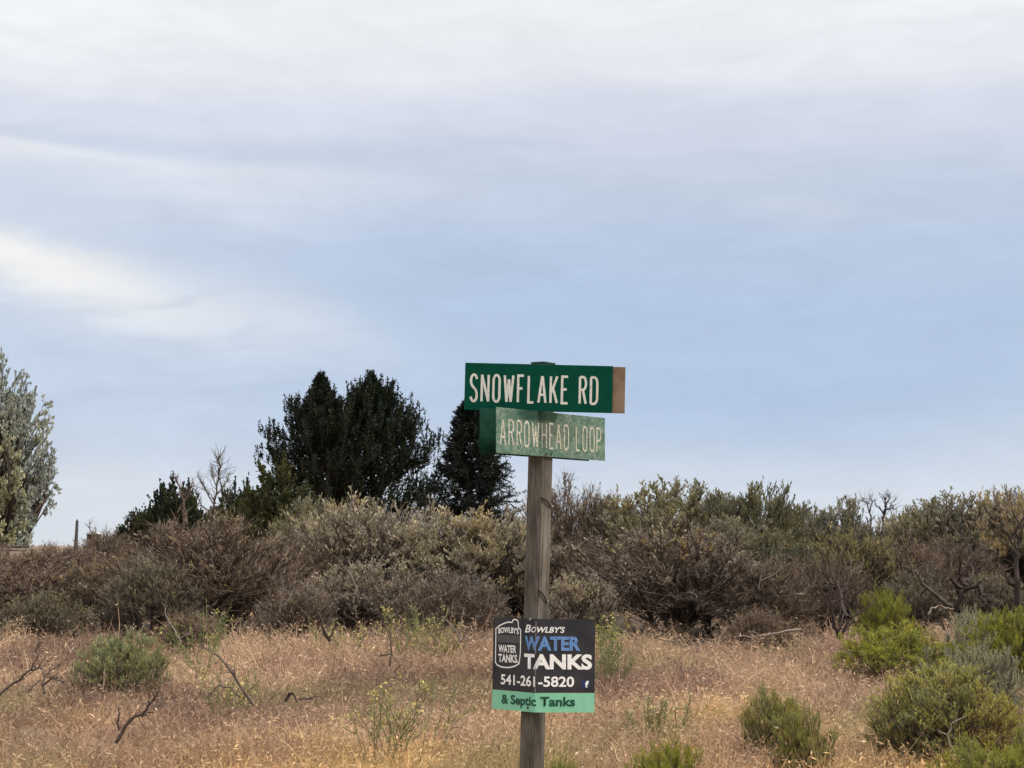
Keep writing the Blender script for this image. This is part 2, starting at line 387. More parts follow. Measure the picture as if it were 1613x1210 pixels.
def shrub_template(seed, n0=10, tufts=420, twigs=6, leaves=7, bare=4, leaf=(.055, .015), fill=.45, up=.8, out=.7, twig=.0026, r0=.017, wob=.3,
                   lumps=.28, leaf_hue=.16, leaf_frac=1.0, skirt=.12, tl=(.07, .15), top_only=0.0, nl=13, gap=.9, under=0.0, puffs=0):
    """tufts of twigs spread through a lumpy dome, each carried by a curved branch from one of the main stems"""
    rng = np.random.default_rng(seed); w = MB(); f = MB()
    # main stems
    D, th = polar(rng, n0, 6, 66)
    s0 = grow(rng, np.stack([rng.normal(0, .05, n0), rng.normal(0, .05, n0), np.full(n0, -.04)], 1), D, (.36+.22*np.cos(th))*rng.uniform(.8, 1.15, n0), 5, wob, (0, 0, 1), .2)
    tubes(w, s0, r0*rng.uniform(.7, 1.3, n0), r0*.4, 5, rng.uniform(.75, 1.2, n0))
    # lumpy dome: a dozen rounded masses
    lc, lt = polar(rng, nl, 5, 88); lr = rng.uniform(1-lumps, 1, nl)
    az = rng.uniform(0, 2*math.pi, tufts); cz = rng.uniform(-.05, 1, tufts)
    dr = np.stack([np.sqrt(1-np.clip(cz, 0, 1)**2)*np.cos(az), np.sqrt(1-np.clip(cz, 0, 1)**2)*np.sin(az), np.clip(cz, 0, 1)], 1)
    sim = dr @ lc.T; k = sim.argmax(1); R = lr[k]*(1-gap*np.clip(.93-sim.max(1), 0, 1))
    u = rng.random(tufts)**fill
    tgt = dr*(R*u)[:, None]*np.array([.5, .5, .9]); tgt[:, 2] = tgt[:, 2]*(1-under)+skirt*rng.random(tufts)+under*.9
    tgt += rng.normal(0, .018, tgt.shape)
    if puffs:                                                     # a crown of separate rounded billows instead
        pc, _ = polar(rng, puffs, 0, 125); zz_ = np.linspace(.05, .9, puffs); rr_ = .38*np.sin(np.pi*np.clip(zz_, .12, .96)**1.15)**.6*rng.uniform(.55, 1.1, puffs); aa_ = np.arange(puffs)*2.4+rng.normal(0, .3, puffs)
        pc = np.stack([rr_*np.cos(aa_), rr_*np.sin(aa_), zz_], 1)
        pr = rng.uniform(.09, .17, puffs); k = rng.integers(0, puffs, tufts); v_ = norm(rng.normal(size=(tufts, 3)))
        u = rng.random(tufts)**.4; tgt = pc[k]+v_*(pr[k]*u)[:, None]; tgt[:, 2] *= .95; k = k % nl
    # branches: leave the nearest stem and curve out to the tuft
    ends = s0[:, -1]; own = ((norm(tgt)[:, None]-norm(ends)[None])**2).sum(-1).argmin(1)
    p0, d0 = sample(s0, own, rng.uniform(.25, 1, tufts))
    vec = tgt-p0; ln = np.linalg.norm(vec, axis=1)
    ctl = p0+vec*.5+d0*(ln*.18)[:, None]+rng.normal(0, .05, vec.shape)*ln[:, None]*1.5
    t = np.linspace(0, 1, 5)[None, :, None]
    br = p0[:, None]*(1-t)**2+2*ctl[:, None]*t*(1-t)+tgt[:, None]*t*t
    g1 = rng.uniform(.75, 1.25, tufts)
    tubes(w, br, r0*.30, twig*1.1, 3, g1)
    # twigs of a tuft
    i2 = np.repeat(np.arange(tufts), twigs); p2, d2 = sample(br, i2, rng.uniform(.72, 1, len(i2)))
    radial = norm((tgt-pc[np.abs(((tgt[:, None]-pc[None])**2).sum(-1)).argmin(1)])[i2]) if puffs else norm(tgt[i2]*np.array([1.2, 1.2, .9]))
    d2 = norm(radial*out+np.array([0, 0, up])+rng.normal(size=d2.shape)*.45)
    l2 = rng.uniform(tl[0], tl[1], len(i2))*(.55+.45*u[i2])
    s2 = strips(w, rng, p2, d2, l2, twig*2.2, -up*.4, rng.uniform(.9, 1.7, len(i2))*g1[i2])
    if bare:
        i3 = np.repeat(np.arange(len(i2)), bare); p3, d3 = sample(s2, i3, rng.uniform(.1, 1, len(i3)))
        d3 = norm(d3+rng.normal(size=d3.shape)*.45+np.array([0, 0, up*.3]))
        strips(w, rng, p3, d3, rng.uniform(.03, .085, len(i3)), twig*1.5, -.1, rng.uniform(1.2, 2.3, len(i3)), 1)            # young paler bark, lightened further so tips look lit over shaded stems
    if leaves:
        hl = rng.normal(0, leaf_hue, nl)[k]+rng.normal(0, leaf_hue*.7, tufts)
        keep = np.where((rng.random(len(i2)) < leaf_frac*np.clip((u[i2]-.3)/.4, .1, 1)) & (tgt[i2, 2] > top_only*rng.random(len(i2))))[0]
        i4 = np.repeat(keep, leaves); p4, d4 = sample(s2, i4, rng.uniform(.2, 1.0, len(i4)))
        d4 = norm(d4*.9+rng.normal(size=d4.shape)*.34+np.array([0, 0, .25+up*.4]))
        h = hl[i2[i4]]+rng.normal(0, leaf_hue*.4, len(i4)); v = rng.uniform(.75, 1.25, len(i4))*rng.uniform(.85, 1.15, tufts)[i2[i4]]
        col = np.stack([v*(1+h*.55), v*(1+h*.25), v*(1-h*.7)], 1).clip(.25, 2)
        leaflets(f, rng, p4, d4, rng.uniform(.6, 1.2, len(i4))*leaf[0], rng.uniform(.8, 1.3, len(i4))*leaf[1], col)
    return w, f

def finish_template(w, f, wname, fname, wm=None, fm=None):
    allv = np.concatenate([m.arrays() for m in (w, f) if m.n])
    ex = np.percentile(np.abs(allv[:, :2]), 96)*2; ez = np.percentile(allv[:, 2], 99.2)
    xf = lambda v: v*np.array([1/ex, 1/ex, 1/ez])
    return (w.mesh(wname, wm or M_BARK, xf) if w.n else None, f.mesh(fname, fm or M_LEAF, xf) if f.n else None)

T = {}
def mk(n, seed, **kw): return [finish_template(*shrub_template(seed+i, **kw), 'stems', 'foliage') for i in range(n)]
T['sage'] = mk(4, 100, tufts=560, twigs=6, leaves=9, bare=1, leaf=(.038, .0068), up=.75, out=.8, top_only=.55, under=.26, skirt=.04, r0=.02, twig=.002, tl=(.05, .11), leaf_hue=.09, lumps=.2)
T['grey'] = mk(4, 200, tufts=540, twigs=6, leaves=7, bare=2, leaf=(.034, .0062), leaf_frac=.75, top_only=1.0, up=.7, out=.8, under=.24, skirt=.03, r0=.02, twig=.002, tl=(.06, .13), leaf_hue=.09, lumps=.16)
T['dead'] = mk(3, 300, tufts=460, twigs=6, leaves=4, bare=5, leaf=(.028, .008), leaf_frac=.35, wob=.45, out=1.1, up=.45, tl=(.07, .15), under=.20, skirt=.03, top_only=.8, lumps=.16, twig=.0022)
T['gnarled'] = mk(2, 400, n0=7, tufts=540, twigs=6, leaves=7, bare=1, leaf=(.036, .0068), leaf_frac=.85, r0=.036, wob=.7, up=.6, under=.42, skirt=.06, twig=.0022, tl=(.05, .11))
T['rabbit'] = mk(3, 500, n0=16, tufts=560, twigs=6, leaves=13, bare=1, leaf=(.038, .0034), up=1.5, out=.75, r0=.008, twig=.0022, lumps=.30, top_only=.45, tl=(.07, .15), fill=.5, leaf_hue=.10)
T['bigrabbit'] = mk(1, 520, n0=24, tufts=1000, twigs=7, leaves=7, bare=2, leaf=(.034, .0055), up=1.1, out=.8, r0=.010, twig=.002, lumps=.42, tl=(.07, .15), fill=.45, leaf_hue=.2, top_only=.6)
T['juniper'] = mk(3, 540, n0=7, tufts=300, twigs=7, leaves=10, bare=0, leaf=(.045, .020), up=1.2, out=.5, r0=.02, twig=.003, lumps=.5, tl=(.06, .2), fill=.5, leaf_hue=.14)
T['broad'] = mk(1, 566, n0=9, tufts=1300, twigs=8, leaves=11, bare=0, leaf=(.019, .0095), up=.1, out=.8, r0=.02, twig=.0014, puffs=60, tl=(.025, .055), leaf_hue=.10)

# ------------------------------------------------------------------ colours of the shrubs: (stems, foliage)
K = {  # sagebrush stems darkened to deepen the shade inside the crowns
 'tan':    ((.085, .064, .050), (.36, .305, .205)),
 'olive':  ((.080, .062, .047), (.235, .208, .118)),
 'oliveg': ((.070, .055, .043), (.175, .163, .09)),
 'greyg':  ((.088, .067, .052), (.235, .212, .138)),
 'grey':   ((.098, .074, .058), (.32, .268, .185)),
 'brown':  ((.098, .070, .052), (.27, .215, .135)),
 'purple': ((.100, .071, .054), (.245, .195, .135)),
 'gold':   ((.08, .06, .045), (.29, .245, .10)),
 'moss2':  ((.13, .10, .065), (.40, .365, .095)),
 'lime':   ((.11, .10, .045), (.275, .275, .045)),
 'lime2':  ((.11, .10, .05), (.30, .30, .060)),
 'moss':   ((.095, .075, .052), (.285, .27, .08)),
 'sagegr': ((.11, .095, .08), (.31, .305, .20)),
 'bluegr': ((.11, .10, .065), (.27, .275, .125)),
 'junip':  ((.07, .052, .042), (.055, .056, .022)),
 'junipd': ((.055, .043, .036), (.034, .042, .022)),
 'silver': ((.08, .062, .05), (.36, .37, .285)),
}
rnd = random.Random(12)
CNT = {}
def place(kind, x, top, w, d, ck, label, name='sagebrush', cat='shrub', group='sagebrush of the thicket', sink=0.0, names=('stems', 'foliage')):
    tl = T[kind]; k = CNT.get(kind, 0); CNT[kind] = k+1
    st, fo = tl[k % len(tl)]
    base = P(x, 900, d); gz = float(ground_z(base[0], d))
    h = P(x, top, d)[2]-gz+sink; wid = w*d/F_PX
    r = empty(name, (base[0], d, gz-sink-.02), rnd.uniform(0, 6.28), (wid, wid*rnd.uniform(.9, 1.05), h))
    tag(r, label, cat, group)
    cs, cf = K[ck]; j = rnd.uniform(.9, 1.1)
    if st: link(names[0], st, r, tuple(c*j for c in cs))
    if fo: link(names[1], fo, r, tuple(c*j for c in cf))
    return r

SAGE = [
 # back row, tops against the sky
 ('dead', 8, 864, 150, 38, 'purple', 'bare purplish sagebrush under the silvery tree at the left edge'),
 ('dead', 92, 858, 120, 39, 'purple', 'leafless twiggy sagebrush in front of the thin upright pole'),
 ('dead', 172, 838, 90, 41, 'brown', 'thin wispy sagebrush standing between the upright pole and the first juniper'),
 ('sage', 495, 792, 120, 36, 'olive', 'olive sagebrush below the round topped left pine'),
 ('sage', 555, 798, 120, 34, 'tan', 'tan sagebrush with crown just below the trunks of the two pines'),
 ('grey', 655, 815, 110, 35, 'grey', 'grey sagebrush under the gap of sky between pine and spruce'),
 ('sage', 770, 822, 120, 35, 'tan', 'pale tan sagebrush under the right skirt of the spruce'),
 ('dead', 895, 766, 130, 36, 'purple', 'wispy purplish sagebrush rising just right of the sign post'),
 ('sage', 985, 792, 110, 36, 'olive', 'low olive shoulder of sagebrush between purplish twigs and the tallest olive crown'),
 ('sage', 1055, 766, 190, 36, 'olive', 'tallest broad olive sagebrush on the skyline right of the street signs'),
 ('dead', 1125, 790, 90, 37, 'brown', 'brown twiggy sagebrush filling the dip between two olive crowns'),
 ('sage', 1182, 772, 125, 35, 'oliveg', 'dark olive pointed sagebrush on the skyline midway between signs and bare tree'),
 ('sage', 1248, 800, 110, 38, 'greyg', 'grey green sagebrush in the low part of the skyline'),
 ('sage', 1318, 793, 100, 36, 'greyg', 'flat topped grey green sagebrush just left of the small bare tree'),
 ('grey', 1385, 826, 110, 36, 'grey', 'brownish sagebrush at the foot of the small bare tree'),
 ('sage', 1450, 802, 100, 36, 'greyg', 'grey green sagebrush just right of the small bare tree'),
 ('gnarled', 1515, 784, 150, 33, 'greyg', 'big sagebrush with thick dark twisted trunk under a domed grey green crown'),
 ('gnarled', 1606, 776, 130, 32, 'grey', 'tall sagebrush with bare wispy top and dark trunk at the right edge'),
 ('dead', 1560, 812, 100, 37, 'grey', 'thin grey sagebrush filling the gap between the two trunked sagebrushes'),
 # the mounds of the middle and front rows
 ('dead', 35, 888, 200, 28, 'purple', 'dark leafless twiggy mound at the left edge above the dry grass'),
 ('grey', 72, 932, 118, 25, 'olive', 'small olive tinged sagebrush low at the left edge'),
 ('grey', 158, 884, 120, 28, 'brown', 'brown mound of sagebrush above the round green bush on the left'),
 ('grey', 232, 882, 128, 26.2, 'greyg', 'grey green sagebrush on the left shoulder of the big twiggy dome'),
 ('dead', 328, 816, 262, 27.5, 'brown', 'large grey brown dome of twigs under the junipers'),
 ('dead', 452, 852, 150, 29, 'brown', 'brown twiggy mound between the big left dome and the tan crowned one'),
 ('dead', 468, 922, 112, 25.4, 'grey', 'low grey mound with pale dead sticks standing in front of it'),
 ('grey', 588, 793, 250, 30, 'tan', 'wide tan crowned sagebrush in front of the second pine'),
 ('grey', 585, 884, 176, 26.4, 'grey', 'broad greyish mound in the middle of the left half'),
 ('sage', 742, 810, 205, 29, 'tan', 'tan feathery sagebrush in front of the spruce'),
 ('dead', 712, 898, 150, 25.8, 'grey', 'greyish twiggy mound beside the left side of the post'),
 ('grey', 826, 850, 110, 29, 'grey', 'pale sagebrush directly behind the post'),
 ('dead', 905, 845, 145, 29, 'brown', 'brown sagebrush below the wispy purplish one beside the post'),
 ('grey', 912, 908, 104, 25.8, 'tan', 'low tan sagebrush right of the post above the water tank sign'),
 ('dead', 1066, 830, 290, 27.2, 'grey', 'widest grey dome of dead twigs right of the post'),
 ('sage', 1150, 822, 150, 32, 'olive', 'olive sagebrush behind the right shoulder of the widest dome'),
 ('dead', 1206, 884, 140, 26.6, 'brown', 'brown twiggy mound right of the widest dome'),
 ('sage', 1232, 846, 116, 31, 'oliveg', 'dark olive sagebrush under the pointed olive crown'),
 ('dead', 1296, 878, 124, 27.6, 'purple', 'purplish grey mound left of the twisted dead shrub'),
 ('grey', 1349, 838, 142, 29.6, 'gold', 'golden olive rounded sagebrush below the flat topped grey green one'),
 ('dead', 1432, 848, 130, 30, 'purple', 'purplish twiggy mound under the small bare tree'),
 ('grey', 1440, 898, 100, 27.4, 'greyg', 'low grey green sagebrush behind the bright green bush'),
 ('grey', 1562, 905, 105, 29.5, 'greyg', 'low pale sagebrush under the dark twisted trunks on the right'),
 ('dead', 1500, 850, 120, 31, 'purple', 'thin purplish sagebrush half hiding the dark twisted trunk'),
 ('dead', 1196, 958, 104, 23.8, 'brown', 'flattened brown sagebrush beside the pale fallen branch'),
 ('dead', 300, 962, 90, 23.8, 'purple', 'scrubby grey twigs right of the round green bush on the left'),
]
for kd, x, top, w, d, ck, lab in SAGE:
    place(kd, x, top, w*(1.08 if d < 31 else 1.25), d, ck, lab)
place('sage', 287, 866, 34, 29.0, 'bluegr', 'single pale green sprig standing in the grey brown sagebrush on the left', 'green_sprig', 'shrub', None)

def scrub():
    """the thicket carries on to both sides of the view as one low mass"""
    rng = np.random.default_rng(91); w = MB(); f = MB()
    for i in range(16):
        sd = 1 if i % 2 else -1; d = float(rng.uniform(25, 38)); x = sd*(d*.25+rng.uniform(1.6, 7.5)); g = float(ground_z(x, d))
        a_, b_ = shrub_template(900+i, tufts=170, twigs=5, leaves=5, bare=2, leaf=(.045, .0095), top_only=.8, under=.2, skirt=.03, lumps=.16)
        sx = rng.uniform(2.0, 3.0); sz = rng.uniform(1.4, 2.1)
        for src, dst in ((a_, w), (b_, f)):
            v = np.concatenate(src.v)*np.array([sx, sx, sz])+np.array([x, d, g-.02]); c = np.concatenate(src.c)
            dst.add(v, q=np.concatenate(src.q) if src.q else None, t=np.concatenate(src.t) if src.t else None, c=c)
    o = empty('sagebrush_scrub', (0, 0, 0)); o['kind'] = 'stuff'; o['label'] = 'grey brown sagebrush scrub carrying on beyond both sides of the thicket'
    for nm, m_, mt, cl in (('stems', w, M_BARK, K['brown'][0]), ('foliage', f, M_LEAF, K['grey'][1])): link(nm, m_.mesh(nm, mt), o, cl)['kind'] = 'stuff'
scrub()

GB = 'green bushes in the grass'
RAB = [
 ('rabbit', 1402, 984, 180, 20.4, 'lime', 'vivid green rounded bush at the foot of the twisted dead shrub'),
 ('rabbit', 1392, 930, 80, 23.6, 'lime', 'small vivid green bush behind the twisted dead shrub'),
 ('rabbit', 1604, 955, 160, 19.5, 'lime', 'vivid green bush cut by the right edge'),
 ('rabbit', 1532, 962, 90, 20.4, 'sagegr', 'dull grey green bush against the vivid one at the right edge'),
 ('rabbit', 1530, 1016, 128, 15.6, 'sagegr', 'pale grey green bush rising behind the largest bush of the foreground'),
 ('bigrabbit', 1490, 1048, 225, 13.4, 'moss2', 'largest foreground bush with olive top and brown woody base'),
 ('rabbit', 1216, 1085, 96, 13.6, 'moss', 'upper of two small olive bushes in the tan grass right of the sign'),
 ('rabbit', 1258, 1112, 92, 12.6, 'moss', 'lower greener bush of the small pair in the tan grass right of the sign'),
 ('rabbit', 1046, 1168, 120, 10.6, 'lime', 'bright green bush at the bottom edge just right of the post'),
 ('rabbit', 1545, 1165, 170, 10.6, 'lime2', 'yellow green bush at the bottom edge near the right corner'),
 ('rabbit', 1625, 1130, 110, 11.5, 'lime2', 'yellow green bush in the bottom right corner'),
 ('rabbit', 880, 1192, 60, 10.4, 'lime2', 'low green tuft at the foot of the sign post'),
 ('rabbit', 198, 996, 128, 18.5, 'bluegr', 'round dull green bush alone in the grass on the left'),
]
for kd, x, top, w, d, ck, lab in RAB: place(kd, x, top, w, d, ck, lab, 'rabbitbrush', 'bush', GB)

# ------------------------------------------------------------------ weeds with yellow flowers
def weed(x, top, w, d, n, label, fol=(.235, .215, .10), flo=(.56, .47, .17), fr=.32):
    rng = np.random.default_rng(int(x*7+top)); base = P(x, 900, d); gz = float(ground_z(base[0], d))
    h = P(x, top, d)[2]-gz; wid = w*d/F_PX
    r = empty('flowering_weed', (base[0], d, gz)); tag(r, label, 'weed', 'yellow flowered weeds in the grass')
    az = rng.uniform(0, 6.28, n); th = np.abs(rng.normal(0, .4, n))
    D = np.stack([np.sin(th)*np.cos(az), np.sin(th)*np.sin(az), np.cos(th)], 1)
    st = np.concatenate([rng.normal(0, wid*.17, (n, 2)), np.full((n, 1), -.02)], 1)
    s = grow(rng, st, D, h*rng.uniform(.65, 1.05, n), 4, .35, (0, 0, 1), .4)
    a = MB(); tubes(a, s, .004, .002, 3, rng.uniform(.7, 1.2, n))
    i = np.repeat(np.arange(n), 5); p, dd = sample(s, i, rng.uniform(.35, .95, len(i)))
    dd = norm(dd+rng.normal(size=dd.shape)*.6); s2 = grow(rng, p, dd, h*rng.uniform(.12, .3, len(i)), 3, .3, (0, 0, 1), .5)
    tubes(a, s2, .0025, .0015, 3, rng.uniform(.7, 1.2, len(i)))
    link('stems', a.mesh('stems', M_BARK), r, (.20, .21, .09))
    b = MB(); j = np.repeat(np.arange(len(i)), 4); p, dd = sample(s2, j, rng.random(len(j)))
    dd = norm(dd+rng.normal(size=dd.shape)*.8); diamonds(b, rng, p, dd, rng.uniform(.02, .05, len(j)), rng.uniform(.005, .011, len(j)), rng.uniform(.7, 1.3, len(j)))
    link('foliage', b.mesh('foliage', M_LEAF), r, fol)
    c = MB(); k = np.where(rng.random(len(i)) < fr)[0]; k = np.repeat(k, 5); p, dd = sample(s2, k, rng.uniform(.8, 1, len(k)))
    p = p+rng.normal(0, .012, p.shape); diamonds(c, rng, p, rng.normal(size=p.shape)+np.array([0, 0, .6]), rng.uniform(.014, .03, len(k)), rng.uniform(.012, .022, len(k)), rng.uniform(.8, 1.25, len(k)))
    link('flowers', c.mesh('flowers', M_LEAF), r, flo)['kind'] = 'stuff'
weed(622, 1062, 150, 13.5, 24, 'tallest yellow flowered weed clump left of the water tank sign')
weed(655, 952, 110, 22, 26, 'yellow flowered weeds at the edge of the sagebrush left of the post')
weed(962, 962, 64, 22, 18, 'yellow flowered weeds directly right of the water tank sign', (.20, .195, .08), (.50, .45, .14))
weed(700, 985, 90, 22, 20, 'sparse yellow weeds above the purplish grass patch left of the sign')
weed(540, 975, 100, 23, 18, 'thin weeds in front of the broad greyish tan sagebrush', fr=.3)
weed(320, 955, 36, 20.5, 16, 'slender upright green weed before the dark hollow on the left', (.19, .26, .07), fr=.1)
weed(1040, 1085, 150, 14.5, 18, 'grey green weeds in the grass midway between sign and the small bush pair', (.30, .26, .15), (.5, .42, .2), .3)
weed(365, 1040, 90, 16, 16, 'straw yellow weeds beside the leaning dead stick on the left', (.3, .26, .12), (.6, .48, .2), .5)
weed(960, 1010, 70, 19, 30, 'dull olive weeds behind the right edge of the water tank sign', (.19, .185, .09), (.3, .27, .12), .15)

# ------------------------------------------------------------------ dead wood
def dead(lines, d, label, col=(.07, .05, .042), r=.014, twigs=10, name='dead_branch', cat='branch', group='dead wood in the grass', depth=.25, ends=.35, seed=None):
    """each line runs through points of the wood where it stands; the pieces lean in depth too"""
    rng = np.random.default_rng(seed or int(lines[0][0][0]*13+lines[0][0][1]))
    b0 = P(*lines[0][0], d); org = np.array([b0[0], d, min(b0[2], float(ground_z(b0[0], d)))])
    mb = MB()
    for li, ln in enumerate(lines):
        k = rng.normal(0, depth) if li else 0
        pts = []
        for i in range(len(ln)-1):
            for f in np.linspace(0, 1, 4)[:-1]:
                q = np.array(ln[i])*(1-f)+np.array(ln[i+1])*f
                pts.append(P(*q, d + k*(i+f)/max(1, len(ln)-1))-org)
        pts.append(P(*ln[-1], d+k)-org)
        pts = np.array(pts); pts[1:-1] += rng.normal(0, r*.5, pts[1:-1].shape)
        rr = r*(1 if li == 0 else rng.uniform(.45, .75))
        tubes(mb, pts[None], rr, rr*ends, 5, float(rng.uniform(.8, 1.25)))
        ii = np.zeros(twigs, int); p, dd = sample(pts[None], ii, rng.uniform(.3, 1, twigs))
        dd = norm(dd+rng.normal(size=dd.shape)*.6+np.array([0, 0, .3]))
        L = np.linalg.norm(np.diff(pts, axis=0), axis=1).sum()
        s = grow(rng, p, dd, L*rng.uniform(.08, .28, twigs), 3, .5)
        tubes(mb, s, rr*.3, rr*.12, 3, rng.uniform(.8, 1.5, twigs))
    o = link(name, mb.mesh(name, M_BARK), None, col); o.location = org
    tag(o, label, cat, group)
    return o
PALE = (.23, .185, .145); DARK = (.055, .04, .035); GRY = (.16, .125, .105)
dead([[(-10, 1100), (20, 1080), (45, 1058), (62, 1050)], [(62, 1050), (75, 1066), (90, 1068)], [(45, 1058), (57, 1042), (60, 1020), (66, 1008)],
      [(70, 1092), (66, 1070), (80, 1055), (95, 1046)], [(66, 1080), (85, 1068), (105, 1078)], [(62, 1072), (52, 1080), (48, 1098)]], 14.6,
     'sprawling dark dead branches at the left edge', (.115, .088, .072), .013, 26)
dead([[(183, 1170), (198, 1142), (222, 1126), (240, 1104), (250, 1090)], [(188, 1150), (187, 1118)], [(222, 1128), (240, 1122), (256, 1106)]], 12.8,
     'forked dark dead stick standing in the grass on the left', (.10, .075, .062), .013, 24)
dead([[(400, 1112), (380, 1085), (365, 1058), (345, 1035), (318, 1018)], [(378, 1098), (358, 1080), (342, 1080), (328, 1094)]], 15.2,
     'long dark dead stick leaning left with an arched side branch', (.12, .092, .075), .012, 26)
dead([[(614, 1050), (617, 1018), (612, 994)], [(616, 1030), (602, 1034), (588, 1032)], [(616, 1030), (626, 1042)]], 18.8,
     'small dark upright dead stick in the grass left of the sign', (.10, .075, .062), .010, 16)
dead([[(724, 1010), (727, 985), (731, 956)], [(724, 1012), (735, 995), (752, 970)], [(724, 1010), (712, 985), (700, 975)], [(724, 1012), (748, 1004), (775, 996)]], 20.5,
     'pale splayed dead sticks just left of the water tank sign', PALE, .012, 9)
dead([[(520, 1010), (508, 985), (496, 962)], [(518, 1006), (530, 985), (533, 968)]], 21.5, 'short dark leaning dead stump at the edge of the sagebrush', DARK, .022, 5)
dead([[(1262, 992), (1225, 996), (1190, 1004), (1165, 1002)], [(1215, 997), (1200, 1008), (1180, 1012)]], 21, 'pale fallen branch lying right of the sign', PALE, .014, 8)
dead([[(1500, 1180), (1492, 1160), (1500, 1140), (1522, 1128)], [(1492, 1158), (1478, 1150)]], 12.3, 'pale bent stick in front of the largest foreground bush', PALE, .008, 3)
dead([[(450, 1105), (455, 1092), (463, 1090), (468, 1106)], [(455, 1092), (450, 1100)]], 15, 'small dark arch of dead root in the grass', DARK, .012, 2)
dead([[(470, 1102), (490, 1098), (505, 1096)], [(480, 1099), (495, 1104)]], 15, 'short dark twig lying beside the small root arch', (.09, .065, .055), .009, 4)
dead([[(1463, 968), (1468, 958), (1482, 955), (1500, 960)]], 23, 'pale arched dead branch under the twisted trunks on the right', (.27, .215, .175), .016, 3)
dead([[(1518, 1010), (1530, 990), (1545, 972)], [(1522, 1004), (1512, 990), (1525, 975)], [(1530, 990), (1540, 992)]], 18.6, 'pale dead sticks beside the vivid bush at the right edge', PALE, .007, 5)
dead([[(1530, 1040), (1520, 1020), (1526, 1008)]], 16, 'single pale stick above the largest foreground bush', PALE, .006, 2)
dead([[(975, 1200), (968, 1178), (960, 1168)], [(975, 1200), (984, 1165), (986, 1150)]], 10.6, 'pale straw stalks in the bottom grass right of the post', STRAW*.9, .005, 3)
dead([[(1104, 1196), (1106, 1180), (1111, 1168)]], 10.7, 'single bent straw stalk right of the bright green bottom bush', STRAW*.9, .005, 2)
dead([[(440, 965), (446, 930), (442, 905)], [(444, 940), (458, 915), (466, 900)], [(443, 930), (428, 912), (420, 905)], [(443, 955), (456, 945), (462, 930), (470, 900)]], 23.2,
     'pale bare branches standing before the grey sagebrush on the left', (.15, .12, .105), .011, 16)
dead([[(556, 950), (562, 925), (548, 900), (540, 890), (532, 878)], [(562, 935), (545, 938), (528, 945)]], 23.4,
     'pale crooked branches inside the broad greyish tan sagebrush', (.16, .13, .105), .012, 12)
dead([[(655, 965), (668, 945), (690, 938)], [(690, 938), (698, 930)]], 23.2, 'curved pale branch low under the large greyish sagebrush', (.15, .12, .10), .012, 8)
dead([[(965, 960), (972, 945), (952, 925), (945, 912)], [(968, 950), (985, 935), (992, 925)]], 23.2, 'pale thin branches under the wide twiggy dome', (.15, .12, .10), .010, 10)
dead([[(1030, 1005), (1045, 1000), (1056, 985)], [(1030, 1005), (1060, 1012), (1080, 1022)]], 21.5, 'thin brown fallen twigs below the wide dome right of the sign', (.12, .085, .07), .01, 10)
dead([[(120, 1018), (112, 1030), (110, 1048)], [(112, 1030), (104, 1012)]], 17, 'pale forked twig left of the round dull green bush', PALE, .008, 3)
dead([[(192, 1010), (205, 1000), (210, 982)], [(205, 1000), (195, 985)]], 19.2, 'pale curved twig poking from the top of the round dull green bush', (.3, .25, .2), .007, 3)
dead([[(285, 1012), (276, 994), (262, 970), (258, 955)], [(268, 985), (280, 965)], [(283, 1008), (300, 996), (314, 982)]], 20, 'grey bare twigs right of the round dull green bush', (.22, .175, .15), .009, 9)
dead([[(162, 1090), (163, 1065), (165, 1045)]], 14.5, 'single thin pale stalk below the round dull green bush', PALE, .005, 1)
dead([[(1195, 925), (1200, 898), (1208, 885)], [(1200, 900), (1192, 885)], [(1197, 915), (1220, 905), (1236, 890)]], 23.4, 'pale twigs standing before the purplish grey sagebrush', (.17, .135, .11), .009, 8)
dead([[(1340, 905), (1340, 880), (1336, 868)], [(1340, 900), (1358, 890), (1362, 872)], [(1340, 885), (1348, 882)]], 23.8, 'pale thin stems standing before the golden olive sagebrush', (.17, .14, .11), .009, 8)
# the twisted dead shrub and the bare arm beside it
dead([[(1322, 1005), (1312, 975), (1305, 945), (1312, 920)], [(1326, 1004), (1336, 975), (1352, 955), (1350, 935), (1362, 915), (1380, 885)],
      [(1322, 1000), (1325, 965), (1318, 930)], [(1330, 995), (1345, 970), (1372, 955), (1380, 940), (1360, 928)], [(1324, 990), (1330, 960), (1326, 935), (1340, 905)],
      [(1336, 972), (1326, 950), (1322, 925), (1310, 900)]], 21.2,
     'twisted dead shrub with dark bare stems left of the vivid green bush', DARK, .024, 16, 'dead_shrub', 'shrub', None, .5)
dead([[(1500, 955), (1478, 945), (1462, 925), (1440, 905), (1422, 890), (1420, 872)], [(1462, 925), (1450, 935), (1448, 948)], [(1440, 905), (1430, 880)]], 25.8,
     'long bare dead limb rising leftwards from the dark twisted trunks', (.10, .078, .065), .03, 7)
dead([[(1508, 965), (1512, 935), (1520, 918), (1510, 900)], [(1512, 935), (1540, 918), (1552, 940)], [(1515, 925), (1495, 915), (1480, 930)], [(1516, 922), (1530, 908), (1534, 880)], [(1545, 925), (1550, 935), (1546, 955)]], 27.2,
     'thick dark twisted dead trunks below the domed grey green crown', (.05, .037, .032), .055, 14, 'gnarled_dead_tree', 'tree', None, .4)
dead([[(1608, 970), (1606, 930), (1600, 890), (1606, 850), (1600, 815)], [(1604, 920), (1590, 925), (1582, 905)], [(1602, 890), (1590, 860)]], 27.4,
     'dark upright dead trunk at the right edge', (.055, .042, .036), .05, 14, 'gnarled_dead_tree', 'tree', None, .4)
